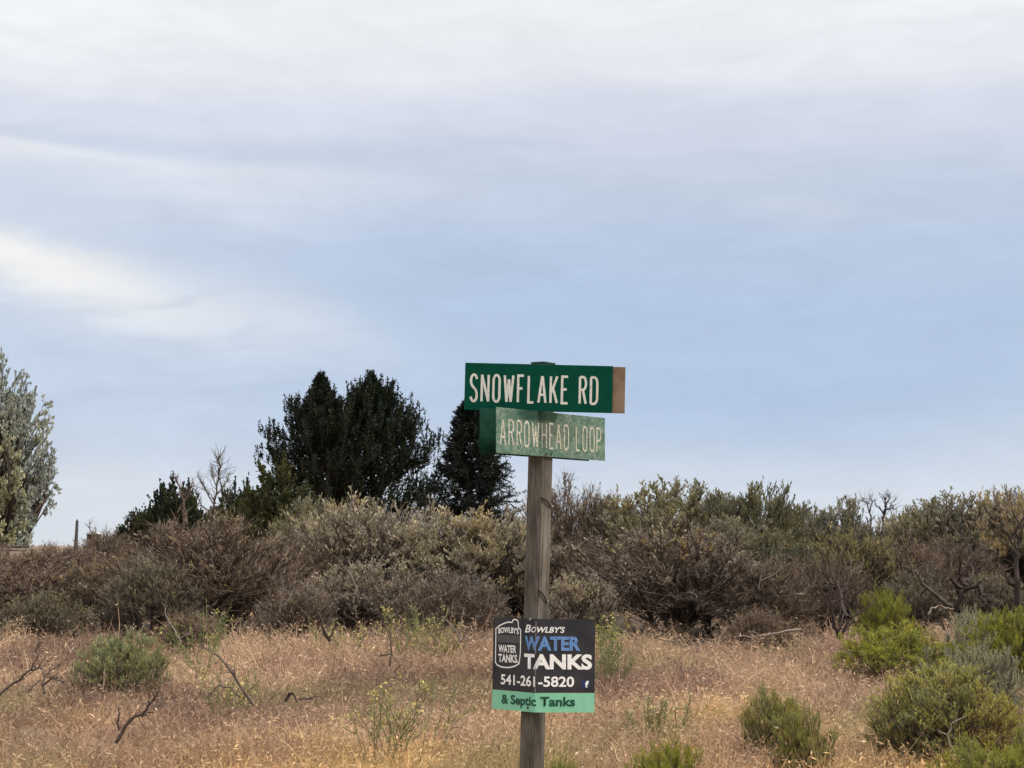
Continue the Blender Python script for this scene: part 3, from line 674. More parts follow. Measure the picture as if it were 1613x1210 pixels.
# bare small trees on the skyline
def bare_tree(lines, d, label, col, r, tw, name='bare_tree'):
    o = dead(lines, d, label, col, r, tw, name, 'tree', None, .5)
bare_tree([[(1392, 850), (1392, 815), (1396, 800), (1392, 782)], [(1394, 808), (1402, 798), (1412, 784)], [(1393, 812), (1384, 800), (1378, 790)], [(1398, 802), (1410, 803)], [(1394, 798), (1400, 786), (1402, 780)]], 36,
          'small leafless tree with dark forked twigs on the right skyline', (.05, .042, .045), .026, 16)
bare_tree([[(1372, 850), (1372, 815), (1366, 795), (1360, 786)], [(1370, 808), (1374, 794), (1370, 784)]], 36.5, 'thin leafless sapling just left of the forked bare tree', (.085, .07, .06), .018, 22)
bare_tree([[(338, 850), (338, 800), (342, 765), (346, 735), (344, 722)], [(339, 800), (325, 775), (312, 750)], [(340, 780), (355, 762), (362, 745)], [(338, 815), (318, 795), (306, 770)], [(340, 800), (356, 790), (366, 770)], [(342, 768), (335, 750), (334, 738)]], 50,
          'pale feathery half bare shrub rising between the junipers left of the pines', (.10, .085, .068), .032, 60)
bare_tree([[(290, 830), (288, 790), (282, 765), (278, 752)], [(288, 795), (300, 775), (304, 758)]], 50, 'bare brownish top poking from the left junipers', (.13, .09, .075), .035, 22)
bare_tree([[(146, 880), (146, 850), (141, 826)], [(147, 865), (150, 845), (151, 830)], [(147, 870), (160, 855), (163, 845)], [(147, 872), (136, 860), (131, 850)]], 60,
          'spindly bare sapling right of the thin upright pole', (.13, .105, .1), .03, 20)

# ------------------------------------------------------------------ conifers and trees
def conifer(name, x, top, base, d, profile, label, cat='tree', nb=120, side=8, needles=15, elev=(10, 50), curve=.6, nl=(.20, .035), col=(.022, .032, .016), seed=1,
            tipup=True, trunk=.14, brush=.34, off=(0, 0), group=None, t0=.04, bl=.2, candle=0.0):
    rng = np.random.default_rng(seed); b = P(x, 900, d); gz = float(ground_z(b[0], d)); zb = P(x, base, d)[2]
    H = P(x, top, d)[2]-gz; lo = max(.0, (zb-gz)/H)
    r = empty(name, (b[0], d, gz)); tag(r, label, cat, group)
    w = MB(); tr = grow(rng, np.array([[0, 0, -.1]]), np.array([[0, 0, 1.]]), np.array([H]), 10, .04)
    tubes(w, tr, trunk, .02, 7, .9)
    t = np.sort(lo+(1-lo)*(t0+(1-t0)*rng.random(nb)**.9)); t = np.minimum(t, .985)
    ip, _ = sample(tr, np.zeros(nb, int), t)
    az = np.arange(nb)*2.399+rng.normal(0, .35, nb)
    tt = (t-lo)/(1-lo)
    Lb = np.interp(tt, [p[0] for p in profile], [p[1] for p in profile])*rng.uniform(.72, 1.12, nb)
    Lb = Lb+off[0]*np.maximum(0, np.cos(az-off[1]))*Lb
    el = np.radians(np.interp(tt, [0, 1], elev)+rng.normal(0, 9, nb))
    D = np.stack([np.cos(az)*np.cos(el), np.sin(az)*np.cos(el), np.sin(el)], 1)
    s = grow(rng, ip, D, Lb, 5, .18, (0, 0, 1), curve)
    tubes(w, s, .035*(1-.6*tt), .008, 4, rng.uniform(.8, 1.2, nb))
    i = np.repeat(np.arange(nb), side); u = rng.uniform(.25, 1, len(i)); u[::side] = 1.0
    p, dd = sample(s, i, u)
    upw = np.array([0, 0, .55 if tipup else .05])
    dd = norm(dd+rng.normal(size=dd.shape)*np.where(u >= 1, .12, .5)[:, None]+upw)
    l2 = (bl+.16*Lb[i])*rng.uniform(.6, 1.25, len(i))
    if candle:
        c_ = (u >= .80); dd[c_] = norm(dd[c_]*.25+np.array([0, 0, 1.])); l2[c_] = candle*rng.uniform(.5, 1.15, c_.sum())
    s2 = grow(rng, p, dd, l2, 3, .15, (0, 0, 1), .5 if tipup else -.1)
    tubes(w, s2, .012, .006, 3, .9)
    link('trunk', w.mesh('trunk', M_BARK), r, (.06, .045, .035))
    f = MB(); j = np.repeat(np.arange(len(i)), needles); q, qd = sample(s2, j, rng.random(len(j)))
    qd = norm(qd+rng.normal(size=qd.shape)*brush*1.6)
    hue = rng.normal(0, .2, nb)[i[j]]; v = rng.uniform(.7, 1.35, len(j)); cc = np.stack([v*(1+hue*.6), v*(1+hue*.25), v*(1-hue*.3)], 1).clip(.2, 2)
    kk = np.where(c_[j], .62, 1.0) if candle else 1.0
    diamonds(f, rng, q, qd, rng.uniform(.6, 1.2, len(j))*nl[0]*kk, rng.uniform(.7, 1.2, len(j))*nl[1], cc)
    link('crown', f.mesh('crown', M_NEEDLE), r, col)
    return r
S90 = 90/F_PX
pA = [(0, 92*S90), (.15, 112*S90), (.35, 116*S90), (.55, 94*S90), (.72, 46*S90), (.88, 18*S90), (1, 3*S90)]
conifer('pine_tree', 506, 600, 845, 90, pA, 'left dark pine with broad rounded crown and narrow top', nb=250, side=12, needles=20, elev=(-8, 50), curve=.7, seed=5, nl=(.24, .05), col=(.014, .020, .010), trunk=.16, candle=.5)
pB = [(0, 112*S90), (.15, 124*S90), (.4, 114*S90), (.6, 88*S90), (.78, 44*S90), (.92, 17*S90), (1, 3*S90)]
conifer('pine_tree', 588, 612, 850, 92, pB, 'right dark pine with many upright candle shaped shoots', nb=270, side=11, needles=22, elev=(-14, 62), curve=.75, seed=8, nl=(.25, .055), col=(.013, .021, .009), brush=.30, off=(.1, 0), bl=.36, candle=.8)
pC = [(0, 74*S90), (.12, 74*S90), (.4, 54*S90), (.7, 32*S90), (.88, 16*S90), (1, 4*S90)]
conifer('spruce_tree', 742, 632, 838, 88, pC, 'dark conical spruce behind the left end of the street signs', nb=300, side=12, needles=18, elev=(-14, 25), curve=.25, seed=11, nl=(.17, .042), col=(.014, .019, .014), tipup=False, trunk=.12, bl=.16)
# small junipers left of the pines
def juniper(x, top, w, d, label, seed, col=None, lean=0):
    place('juniper', x, top, w*1.35, d, 'junipd' if seed in (21, 25, 23) else 'junip', label, 'juniper', 'tree', 'junipers left of the pines', names=('trunk', 'crown'))
juniper(206, 815, 52, 58, 'lowest dark juniper furthest left beside the bare sapling', 21, (.026, .034, .018))
juniper(238, 798, 60, 56, 'small dark juniper second in line up the rise', 22)
juniper(268, 766, 62, 55, 'taller dark juniper with a tufted pointed top left of the feathery shrub', 23)
juniper(302, 782, 62, 57, 'dark juniper at the foot of the feathery half bare shrub', 24, (.045, .045, .018))
juniper(374, 768, 52, 60, 'slim dark juniper between feathery shrub and pines', 25, (.024, .034, .017))
juniper(352, 800, 66, 54, 'low dark juniper just right of the feathery shrub', 26, (.042, .045, .02))
juniper(432, 742, 92, 55, 'bushy young juniper at the left foot of the round topped pine', 27, (.036, .044, .015))
juniper(480, 790, 64, 54, 'low green juniper under the round topped pine', 28, (.05, .055, .02))
juniper(398, 790, 50, 56, 'small low juniper left of the bushy young one', 29, (.038, .042, .018))

# silvery tree at the left edge
place('broad', -36, 594, 168, 78, 'silver', 'tall silvery green leafy tree cut by the left edge', 'silvery_tree', 'tree', None, sink=1.5, names=('trunk', 'crown'))

# ------------------------------------------------------------------ generic solids
def box_mesh(name, size, mat, bevel=.0, seg=2):
    bm = bmesh.new(); bmesh.ops.create_cube(bm, size=1)
    bmesh.ops.scale(bm, vec=size, verts=bm.verts)
    if bevel: bmesh.ops.bevel(bm, geom=bm.edges[:], offset=bevel, segments=seg, affect='EDGES')
    me = bpy.data.meshes.new(name); bm.to_mesh(me); bm.free(); me.materials.append(mat); return me

# far rail fence, pole and pale roofed shed behind the thicket on the left
M_OLDWOOD = noise_mat('old_wood', (.16, .13, .10), (.36, .30, .24), (3, 3, 30), .85, .3)
def far_things():
    r = empty('rail_fence', tuple(P(10, 900, 70)[:2])+(float(ground_z(P(10, 900, 70)[0], 70)),)); tag(r, 'low weathered rail fence under the silvery tree', 'fence')
    org = np.array(r.location); mb = MB()
    a, b = P(-60, 866, 70)-org, P(53, 866, 70)-org
    tubes(mb, np.array([[a, (a+b)/2+np.array([0, 0, .02]), b]]), .06, .06, 8, 1.0); o = link('rail', mb.mesh('rail', M_OLDWOOD), r)
    mb = MB(); a, b = P(-60, 861.5, 70)-org, P(45, 861.5, 70)-org
    tubes(mb, np.array([[a, (a+b)/2-np.array([0, 0, .02]), b]]), .05, .05, 8, 1.0); o = link('rail', mb.mesh('rail', noise_mat('dark_wood', (.03, .025, .022), (.07, .055, .05), (3, 3, 20), .9)), r)
    for px in (-40, 12, 52):
        p = P(px, 858, 70.12)-org; q = np.array([p[0], p[1], float(ground_z(p[0]+org[0], 70.1))-org[2]-.1])
        mb = MB(); tubes(mb, np.array([[q, p]]), .07, .06, 8, .8); link('post', mb.mesh('post', M_OLDWOOD), r)
    # thin dark pole
    p = P(121.5, 822, 66); g = float(ground_z(p[0], 66)); o = empty('wooden_pole', (p[0], 66, g)); tag(o, 'thin dark upright pole on the skyline between silvery tree and junipers', 'pole')
    mb = MB(); h = p[2]-g; tubes(mb, np.array([[[-.03, 0, -.2], [-.02, 0, h*.5], [0, 0, h]]]), .07, .045, 8, 1.0); link('shaft', mb.mesh('shaft', noise_mat('pole_wood', (.05, .045, .05), (.10, .09, .09), (8, 8, 20), .9)), o)
    mb = MB(); tubes(mb, np.array([[[0, 0, h-.002], [0, 0, h+.09]]]), .05, .005, 8, .7); link('tip', mb.mesh('tip', M_BARK), o, (.06, .055, .06))
    # pale roofed shed mostly hidden by the thicket
    p = P(148, 862, 84); g = float(ground_z(p[0], 84)); o = empty('shed', (p[0], 84, g)); tag(o, 'tiny pale roofed shed peeping over the brush beside the bare sapling', 'shed')
    h = max(.6, p[2]-g); wl = link('wall', box_mesh('wall', (.5, .5, h), noise_mat('shed_wall', (.04, .03, .028), (.09, .06, .055), (5, 5, 5), .9)), o); wl.location = (0, 0, h/2-.06)
    bm = bmesh.new(); vs = [bm.verts.new(v) for v in ((-.33, -.33, h-.055), (.33, -.33, h-.055), (.33, .33, h-.055), (-.33, .33, h-.055), (0, -.33, h+.08), (0, .33, h+.08))]
    for f in ((0, 1, 4), (1, 2, 5, 4), (2, 3, 5), (3, 0, 4, 5), (3, 2, 1, 0)): bm.faces.new([vs[i] for i in f])
    me = bpy.data.meshes.new('roof'); bm.to_mesh(me); bm.free(); me.materials.append(noise_mat('pale_roof', (.55, .52, .5), (.75, .72, .7), (8, 8, 8), .6)); link('roof', me, o)
far_things()

# ------------------------------------------------------------------ sign post
D0 = 10.0; S = D0/F_PX
def post_mat():
    m, N, L = mat_new('weathered_post')
    tc = N.new('ShaderNodeTexCoord')
    def noise(scale, detail, rough=.6):
        mp = N.new('ShaderNodeMapping'); mp.inputs['Scale'].default_value = scale; L.new(tc.outputs['Object'], mp.inputs[0])
        n = N.new('ShaderNodeTexNoise'); n.inputs['Scale'].default_value = 1; n.inputs['Detail'].default_value = detail; n.inputs['Roughness'].default_value = rough
        L.new(mp.outputs[0], n.inputs['Vector']); return n.outputs['Fac']
    g = noise((95, 95, 5.0), 7, .75); st = noise((16, 16, 5), 4); big = noise((5, 5, 1.6), 3)
    r = N.new('ShaderNodeValToRGB'); e = r.color_ramp.elements; e[0].position = .3; e[0].color = (.085, .076, .066, 1); e[1].position = .72; e[1].color = (.23, .212, .188, 1)
    k = e.new(.5); k.color = (.145, .131, .114, 1); L.new(g, r.inputs[0])
    r2 = N.new('ShaderNodeValToRGB'); e = r2.color_ramp.elements; e[0].position = .36; e[0].color = (.55, .53, .50, 1); e[1].position = .64; e[1].color = (1.15, 1.13, 1.1, 1); L.new(st, r2.inputs[0])
    mx = N.new('ShaderNodeMix'); mx.data_type = 'RGBA'; mx.blend_type = 'MULTIPLY'; mx.inputs[0].default_value = 1; L.new(r.outputs[0], mx.inputs[6]); L.new(r2.outputs[0], mx.inputs[7])
    r3 = N.new('ShaderNodeValToRGB'); e = r3.color_ramp.elements; e[0].position = .35; e[0].color = (.85, .86, .82, 1); e[1].position = .65; e[1].color = (1.15, 1.1, 1.05, 1); L.new(big, r3.inputs[0])
    m2 = N.new('ShaderNodeMix'); m2.data_type = 'RGBA'; m2.blend_type = 'MULTIPLY'; m2.inputs[0].default_value = 1; L.new(mx.outputs[2], m2.inputs[6]); L.new(r3.outputs[0], m2.inputs[7])
    b = N.new('ShaderNodeBsdfPrincipled'); b.inputs['Roughness'].default_value = .9; b.inputs['Specular IOR Level'].default_value = .15; L.new(m2.outputs[2], b.inputs['Base Color'])
    bp = N.new('ShaderNodeBump'); bp.inputs['Strength'].default_value = .5; bp.inputs['Distance'].default_value = .004; L.new(g, bp.inputs['Height']); L.new(bp.outputs[0], b.inputs['Normal'])
    o = N.new('ShaderNodeOutputMaterial'); L.new(b.outputs[0], o.inputs[0]); return m

YAW = math.radians(52)                                   # yaw of the post's right-hand face
ptop = P(855.5, 574, D0+.03)
LEAN = math.atan(12/405)
pz = float(ground_z(P(836, 900, D0)[0], D0))
plen = (ptop[2]-pz)+.25
post = empty('sign_post', (ptop[0]-math.tan(LEAN)*(ptop[2]-pz), D0+.03, pz)); post.rotation_euler = (0, LEAN, 0)
tag(post, 'weathered square wooden post carrying the street signs and the water tank sign', 'post')
W_POST = .0875
pm = box_mesh('shaft', (W_POST, W_POST, plen), post_mat(), .004)
sh = link('shaft', pm, post); sh.location = (0, 0, plen/2-.25); sh.rotation_euler = (0, 0, YAW - math.pi/2)
def post_local(px, py, dd=0):                               # point on the post's front corner line etc., in post space
    post_m = Matrix.Translation(post.location) @ Matrix.Rotation(LEAN, 4, 'Y')
    return post_m.inverted() @ Vector(P(px, py, D0+dd))
M_WIRE = noise_mat('rusty_wire', (.02, .014, .012), (.07, .04, .03), (60, 60, 60), .7, spec=.4)
nR = np.array([math.sin(YAW), -math.cos(YAW), 0]); eR = np.array([math.cos(YAW), math.sin(YAW), 0])     # right face: outward, along
corner_off = -eR*W_POST/2+nR*W_POST/2                                                             # nearest corner, from the axis
def on_right_face(u, z, out=.003):
    """u from the near corner along the right face, z up the post (post space)"""
    return corner_off+eR*u+nR*out+np.array([0, 0, z])
def post_z(py): return (P(850, py, D0-.03)[2]-pz)/math.cos(LEAN)
for py0, py1, u0, u1 in ((784, 795, -.002, .078), (930, 946, -.004, .066)):
    mb = MB(); us = np.linspace(0, 1, 7)
    pts = np.array([on_right_face(u0+(u1-u0)*t, post_z(py0+(py1-py0)*t)+.004*math.sin(5*t), .004+.004*math.sin(3.1*t)) for t in us])
    tubes(mb, pts[None], .0045, .0035, 6, 1.0); link('wire', mb.mesh('wire', M_WIRE), post)
    e = on_right_face(u1+.004, post_z(py1)-.003, .004); mb = MB(); tubes(mb, np.array([[e-nR*.003, e+nR*.004]]), .006, .006, 8, 1.0)
    mb.add(np.array([e+nR*.004+eR*.006*math.cos(a)+np.array([0, 0, 1])*.006*math.sin(a) for a in (0, 1.57, 3.14, 4.71)]), q=[[0, 1, 2, 3]])
    link('nail', mb.mesh('nail', noise_mat('pale_nail', (.3, .28, .26), (.5, .47, .44), (50, 50, 50), .5, metal=.6)), post)
# drying cracks in the two visible faces: flat strips, their inner shade painted dark
M_CRACK = noise_mat('crack', (.02, .016, .013), (.035, .028, .022), (40, 40, 40), .95)
nL = np.array([-math.cos(YAW), -math.sin(YAW), 0])
crk = random.Random(4); mbc = MB()
for i in range(16):
    z0 = crk.uniform(.25, 1.85); ln = crk.uniform(.08, .35); right = i % 2; u = crk.uniform(.012, .075)
    zs = np.linspace(z0, z0+ln, 6); wv = [.0008*crk.uniform(-2, 2) for _ in zs]
    hw = .0011*np.sin(np.linspace(.15, math.pi-.15, 6))
    if right: ctr = [on_right_face(u+w_, z, .0006) for z, w_ in zip(zs, wv)]; sd = eR
    else: ctr = [corner_off+nR*(-(u+w_))+(-eR)*.0006+np.array([0, 0, z]) for z, w_ in zip(zs, wv)]; sd = nR
    v = []
    for c_, h_ in zip(ctr, hw): v += [c_-sd*h_, c_+sd*h_]
    mbc.add(np.array(v), q=[[2*k, 2*k+1, 2*k+3, 2*k+2] for k in range(5)])
link('cracks', mbc.mesh('cracks', M_CRACK), post)

# ------------------------------------------------------------------ lettering in the narrow rounded road sign alphabet (strokes on a 0..w by 0..1 box)
def arc(cx, cy, rx, ry, a0, a1, n=9):
    return [(cx+rx*math.cos(math.radians(a0+(a1-a0)*i/n)), cy+ry*math.sin(math.radians(a0+(a1-a0)*i/n))) for i in range(n+1)]
def glyph(ch, w):
    r = w*.5; y = .2
    G = {
     'S': [arc(r, 1-y, r, y, 10, 180)+[(0, .72)]+[(w*.15, .60), (w*.85, .42), (w, .30)]+arc(r, y, r, y, 0, -170)],
     'N': [[(0, 0), (0, 1)], [(0, 1), (w, 0)], [(w, 0), (w, 1)]],
     'O': [arc(r, 1-y, r, y, 0, 180)+arc(r, y, r, y, 180, 360)+['close']],
     'W': [[(0, 1), (w*.26, 0)], [(w*.26, 0), (w*.5, .85)], [(w*.5, .85), (w*.74, 0)], [(w*.74, 0), (w, 1)]],
     'F': [[(0, 0), (0, 1), (w, 1)], [(0, .52), (w*.8, .52)]],
     'L': [[(0, 1), (0, 0), (w, 0)]],
     'A': [[(0, 0), (w*.47, 1)], [(w*.53, 1), (w, 0)], [(w*.15, .3), (w*.85, .3)]],
     'K': [[(0, 0), (0, 1)], [(w, 1), (.02, .38)], [(w*.34, .58), (w, 0)]],
     'E': [[(w, 1), (0, 1), (0, 0), (w, 0)], [(0, .52), (w*.8, .52)]],
     'R': [[(0, 0), (0, 1)], [(0, 1), (w*.55, 1)]+arc(w*.55, .76, w*.45, .24, 80, -90, 7)+[(0, .52)], [(w*.5, .52), (w, 0)]],
     'P': [[(0, 0), (0, 1)], [(0, 1), (w*.55, 1)]+arc(w*.55, .74, w*.45, .26, 80, -90, 7)+[(0, .48)]],
     'D': [[(0, 0), (0, 1)], [(0, 1), (w*.45, 1)]+arc(w*.45, .78, w*.55, .22, 80, 0, 5)+arc(w*.45, .22, w*.55, .22, 0, -90, 6)+[(0, 0)]],
     'H': [[(0, 0), (0, 1)], [(w, 0), (w, 1)], [(0, .52), (w, .52)]],
    }
    return G[ch]
def ribbon(pts, hw):
    closed = isinstance(pts[-1], str)
    pts = [np.array(p, float) for p in pts if not isinstance(p, str)]
    keep = [pts[0]]
    for p in pts[1:]:
        if np.linalg.norm(p-keep[-1]) > 1e-6: keep.append(p)
    pts = keep; out = []
    n = len(pts)
    for i in range(n):
        a = pts[i]-pts[i-1] if (i or closed) else pts[1]-pts[0]; b = pts[(i+1) % n]-pts[i] if (i < n-1 or closed) else pts[-1]-pts[-2]
        a = a/max(1e-9, np.linalg.norm(a)); b = b/max(1e-9, np.linalg.norm(b))
        na = np.array([-a[1], a[0]]); nb = np.array([-b[1], b[0]]); m = na+nb; lm = np.linalg.norm(m)
        m = m/lm if lm > .2 else na
        k = 1/max(.42, float(m @ na))
        out.append((pts[i]+m*hw*k, pts[i]-m*hw*k))
    if closed: out.append(out[0])
    return out
def stroke_text(text, widths, gap, space, hw):
    """returns list of ribbons in (x, y); letter height 1 (to the stroke's outer edge), total width scaled by the caller"""
    x = hw; res = []
    for ch in text:
        if ch == ' ': x += space; continue
        w = widths.get(ch, widths[''])-2*hw
        for st in glyph(ch, w):
            st = [p if isinstance(p, str) else (x+p[0], hw+p[1]*(1-2*hw)) for p in st]; res.append(ribbon(st, hw))
        x += w+2*hw+gap
    return res, x-gap-hw
def letter_mesh(name, ribs, xf, mat, step=.00018):
    mb = MB(); st = 0
    for r in ribs:
        z = (st % 9)*step; st += 1
        v = [(*xf(p[0], p[1]), z) for ab in r for p in ab]
        mb.add(np.array(v), q=[[2*k, 2*k+1, 2*k+3, 2*k+2] for k in range(len(r)-1)])
    return mb.mesh(name, mat)

def frame_obj(name, origin, ex, ez):
    """object whose local x runs along the sign, y up the sign, z out of its face"""
    ex = Vector(ex).normalized(); ez = Vector(ez); ez = (ez-ex*ez.dot(ex)).normalized(); n = ex.cross(ez)
    o = bpy.data.objects.new(name, None); C.objects.link(o); o.empty_display_size = .1
    o.matrix_world = Matrix(((ex.x, ez.x, n.x, origin[0]), (ex.y, ez.y, n.y, origin[1]), (ex.z, ez.z, n.z, origin[2]), (0, 0, 0, 1)))
    return o
def bolt_mesh(r, h, mat):
    bm = bmesh.new(); bmesh.ops.create_cone(bm, cap_ends=True, segments=8, radius1=r, radius2=r*.8, depth=h)
    me = bpy.data.meshes.new('bolt'); bm.to_mesh(me); bm.free(); me.materials.append(mat); return me
M_BOLT = noise_mat('bolt_metal', (.10, .09, .085), (.25, .23, .22), (80, 80, 80), .5, metal=.5)
M_BOLT2 = noise_mat('rusted_bolt', (.03, .025, .022), (.09, .06, .05), (80, 80, 80), .7)

# --- SNOWFLAKE RD
M_GREEN = noise_mat('sign_green', (.001, .056, .033), (.002, .070, .042), (14, 14, 14), .6, .12, 6, spec=.06)
M_WHITE = noise_mat('aged_white', (.44, .37, .28), (.76, .74, .66), (26, 26, 26), .55, 0, 8, c3=(.68, .65, .56), lo=.28, hi=.62)
M_BROWN = noise_mat('bared_adhesive', (.16, .095, .055), (.30, .205, .135), (4, 14, 5), .7, 0, 5, lo=.3, hi=.7)
d_s = D0-.075
Wg, Hg = 234*d_s/F_PX, 74.5*d_s/F_PX
roll = math.radians(1.35)
o = frame_obj('street_sign', P(848.5, 611, d_s), (math.cos(roll), 0, -math.sin(roll)), (math.sin(roll)*1.6, 0, math.cos(roll)))
tag(o, 'dark green street sign reading SNOWFLAKE RD with a bare brown right end', 'street sign')
link('panel', box_mesh('panel', (Wg, Hg, .003), M_GREEN, .0006, 1), o)
bk = link('backing_panel', box_mesh('backing_panel', (Wg*1.0, Hg*.99, .003), M_BROWN, .0006, 1), o); bk.location = (20*d_s/F_PX, -.001, -.014); bk['label'] = 'bare brown panel showing past the right end'
ribs, tw = stroke_text('SNOWFLAKE RD', {'': .30, 'W': .39, 'A': .335, 'F': .28, 'L': .265, 'E': .29, 'S': .295, 'N': .32, 'K': .31, 'D': .31}, .095, .25, .042)
px2m = d_s/F_PX; TX0, TX1, TH = (739.5-848.5), (943-848.5), 46
let = letter_mesh('lettering', ribs, lambda x, y: ((TX0+(TX1-TX0)*x/tw)*px2m, (-TH/2-2.5+TH*y)*px2m), M_WHITE)
lo = link('lettering', let, o); lo.location = (0, 0, .0020); lo['label'] = 'off white letters reading SNOWFLAKE RD'
# mounting cap above the sign, on the post top
cp = link('cap', box_mesh('cap', (.091, .091, .009), noise_mat('cap_green', (.02, .06, .04), (.05, .10, .07), (30, 30, 30), .6), .003), post)
cp.location = (0, 0, plen-.25+.0052); cp.rotation_euler = (0, 0, YAW-math.pi/2)

# --- ARROWHEAD LOOP, faded, nailed to the right face; its twin on the opposite face
def faded_mat():
    m, N, L = mat_new('faded_sign_green')
    tc = N.new('ShaderNodeTexCoord')
    def noise(sc_, det, ro=.65, vec=None):
        mp = N.new('ShaderNodeMapping'); mp.inputs['Scale'].default_value = sc_; L.new(vec or tc.outputs['Object'], mp.inputs[0])
        n = N.new('ShaderNodeTexNoise'); n.inputs['Scale'].default_value = 1; n.inputs['Detail'].default_value = det; n.inputs['Roughness'].default_value = ro
        L.new(mp.outputs[0], n.inputs['Vector']); return n.outputs['Fac']
    def mth(op, a, b, clamp=False):
        n = N.new('ShaderNodeMath'); n.operation = op; n.use_clamp = clamp
        for i, v in enumerate((a, b)):
            if isinstance(v, (int, float)): n.inputs[i].default_value = v
            else: L.new(v, n.inputs[i])
        return n.outputs[0]
    fine = noise((120, 60, 1), 7, .75); mid = noise((16, 16, 1), 6)
    r = N.new('ShaderNodeValToRGB'); e = r.color_ramp.elements
    e[0].position = .40; e[0].color = (.022, .08, .055, 1); e[1].position = .62; e[1].color = (.26, .295, .23, 1); k = e.new(.51); k.color = (.095, .165, .122, 1)
    L.new(mth('ADD', mth('MULTIPLY', fine, .62), mth('MULTIPLY', mid, .40)), r.inputs[0])
    # darker green strip along the top, fading leftwards, with a slanted right edge
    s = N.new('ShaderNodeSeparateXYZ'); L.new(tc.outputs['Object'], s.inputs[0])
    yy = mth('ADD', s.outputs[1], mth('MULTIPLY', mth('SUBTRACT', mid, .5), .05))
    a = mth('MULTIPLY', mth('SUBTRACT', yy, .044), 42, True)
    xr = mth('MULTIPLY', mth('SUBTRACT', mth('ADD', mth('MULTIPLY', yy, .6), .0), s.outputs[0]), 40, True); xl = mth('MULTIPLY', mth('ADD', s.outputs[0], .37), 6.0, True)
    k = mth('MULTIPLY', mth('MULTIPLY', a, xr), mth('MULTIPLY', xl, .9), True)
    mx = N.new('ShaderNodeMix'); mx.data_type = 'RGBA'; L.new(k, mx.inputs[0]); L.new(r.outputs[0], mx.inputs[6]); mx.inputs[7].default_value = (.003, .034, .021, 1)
    # brownish stain over the middle
    d2 = mth('ADD', mth('POWER', mth('DIVIDE', mth('ADD', s.outputs[0], .02), .16), 2), mth('POWER', mth('DIVIDE', mth('SUBTRACT', s.outputs[1], .01), .06), 2))
    st = mth('MULTIPLY', mth('EXPONENT', mth('MULTIPLY', d2, -1), 0), mth('MULTIPLY', mid, .9), True)
    m2 = N.new('ShaderNodeMix'); m2.data_type = 'RGBA'; L.new(st, m2.inputs[0]); L.new(mx.outputs[2], m2.inputs[6]); m2.inputs[7].default_value = (.105, .085, .06, 1)
    b = N.new('ShaderNodeBsdfPrincipled'); b.inputs['Roughness'].default_value = .75; b.inputs['Specular IOR Level'].default_value = .15; L.new(m2.outputs[2], b.inputs['Base Color'])
    o_ = N.new('ShaderNodeOutputMaterial'); L.new(b.outputs[0], o_.inputs[0]); return m
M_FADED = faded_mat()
M_CRACKED = noise_mat('cracked_white', (.09, .13, .095), (.54, .50, .40), (26, 230, 1), .7, 0, 5, c3=(.36, .355, .275), lo=.36, hi=.58)
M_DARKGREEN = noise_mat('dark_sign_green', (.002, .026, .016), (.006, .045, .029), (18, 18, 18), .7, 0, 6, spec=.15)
zc = P(852, 683, D0)[2]                                   # height of the sign's middle
axis = np.array([post.location.x+math.tan(LEAN)*(zc-pz), D0+.03, 0])
c0 = axis+corner_off+nR*.006                                # near corner of the right face
tl, trt = -.372, .508
La = trt-tl; Ha = .2165
ctr = c0+eR*(tl+trt)/2; zA = EYE+.661
def zrow(px, py, d): return P(px, py, d)[2]
o = frame_obj('street_sign', (ctr[0], ctr[1], zA), eR, (0, 0, 1)); tag(o, 'faded pale green street sign reading ARROWHEAD LOOP', 'street sign')
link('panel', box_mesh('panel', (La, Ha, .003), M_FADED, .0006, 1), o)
ribs, tw = stroke_text('ARROWHEAD LOOP', {'': .42, 'W': .56, 'A': .46, 'L': .36, 'E': .36}, .17, .36, .045)
t_l, t_r = -.346, .476                                      # along the sign, from the post corner
hl_ = .130
let = letter_mesh('lettering', ribs, lambda x, y: (t_l+(t_r-t_l)*x/tw-(tl+trt)/2, -.072+hl_*y), M_CRACKED)
lo = link('lettering', let, o); lo.location = (0, 0, .0020); lo['label'] = 'cracked off white letters reading ARROWHEAD LOOP'
for t_, y_ in ((.012, -.098), (.058, -.092)):
    b_ = link('bolt', bolt_mesh(.006, .006, M_BOLT2), o); b_.location = (t_-(tl+trt)/2, y_, .004)
c1 = axis-nR*(W_POST/2+.006)+(corner_off-nR*W_POST/2)
ctr2 = c1+eR*(tl+trt)/2
o = frame_obj('street_sign', (ctr2[0], ctr2[1], zA+.002), eR, (0, 0, 1)); tag(o, 'plain dark green sign end showing behind the left of the faded sign', 'street sign')
link('panel', box_mesh('panel', (La, Ha, .003), M_DARKGREEN, .0006, 1), o)

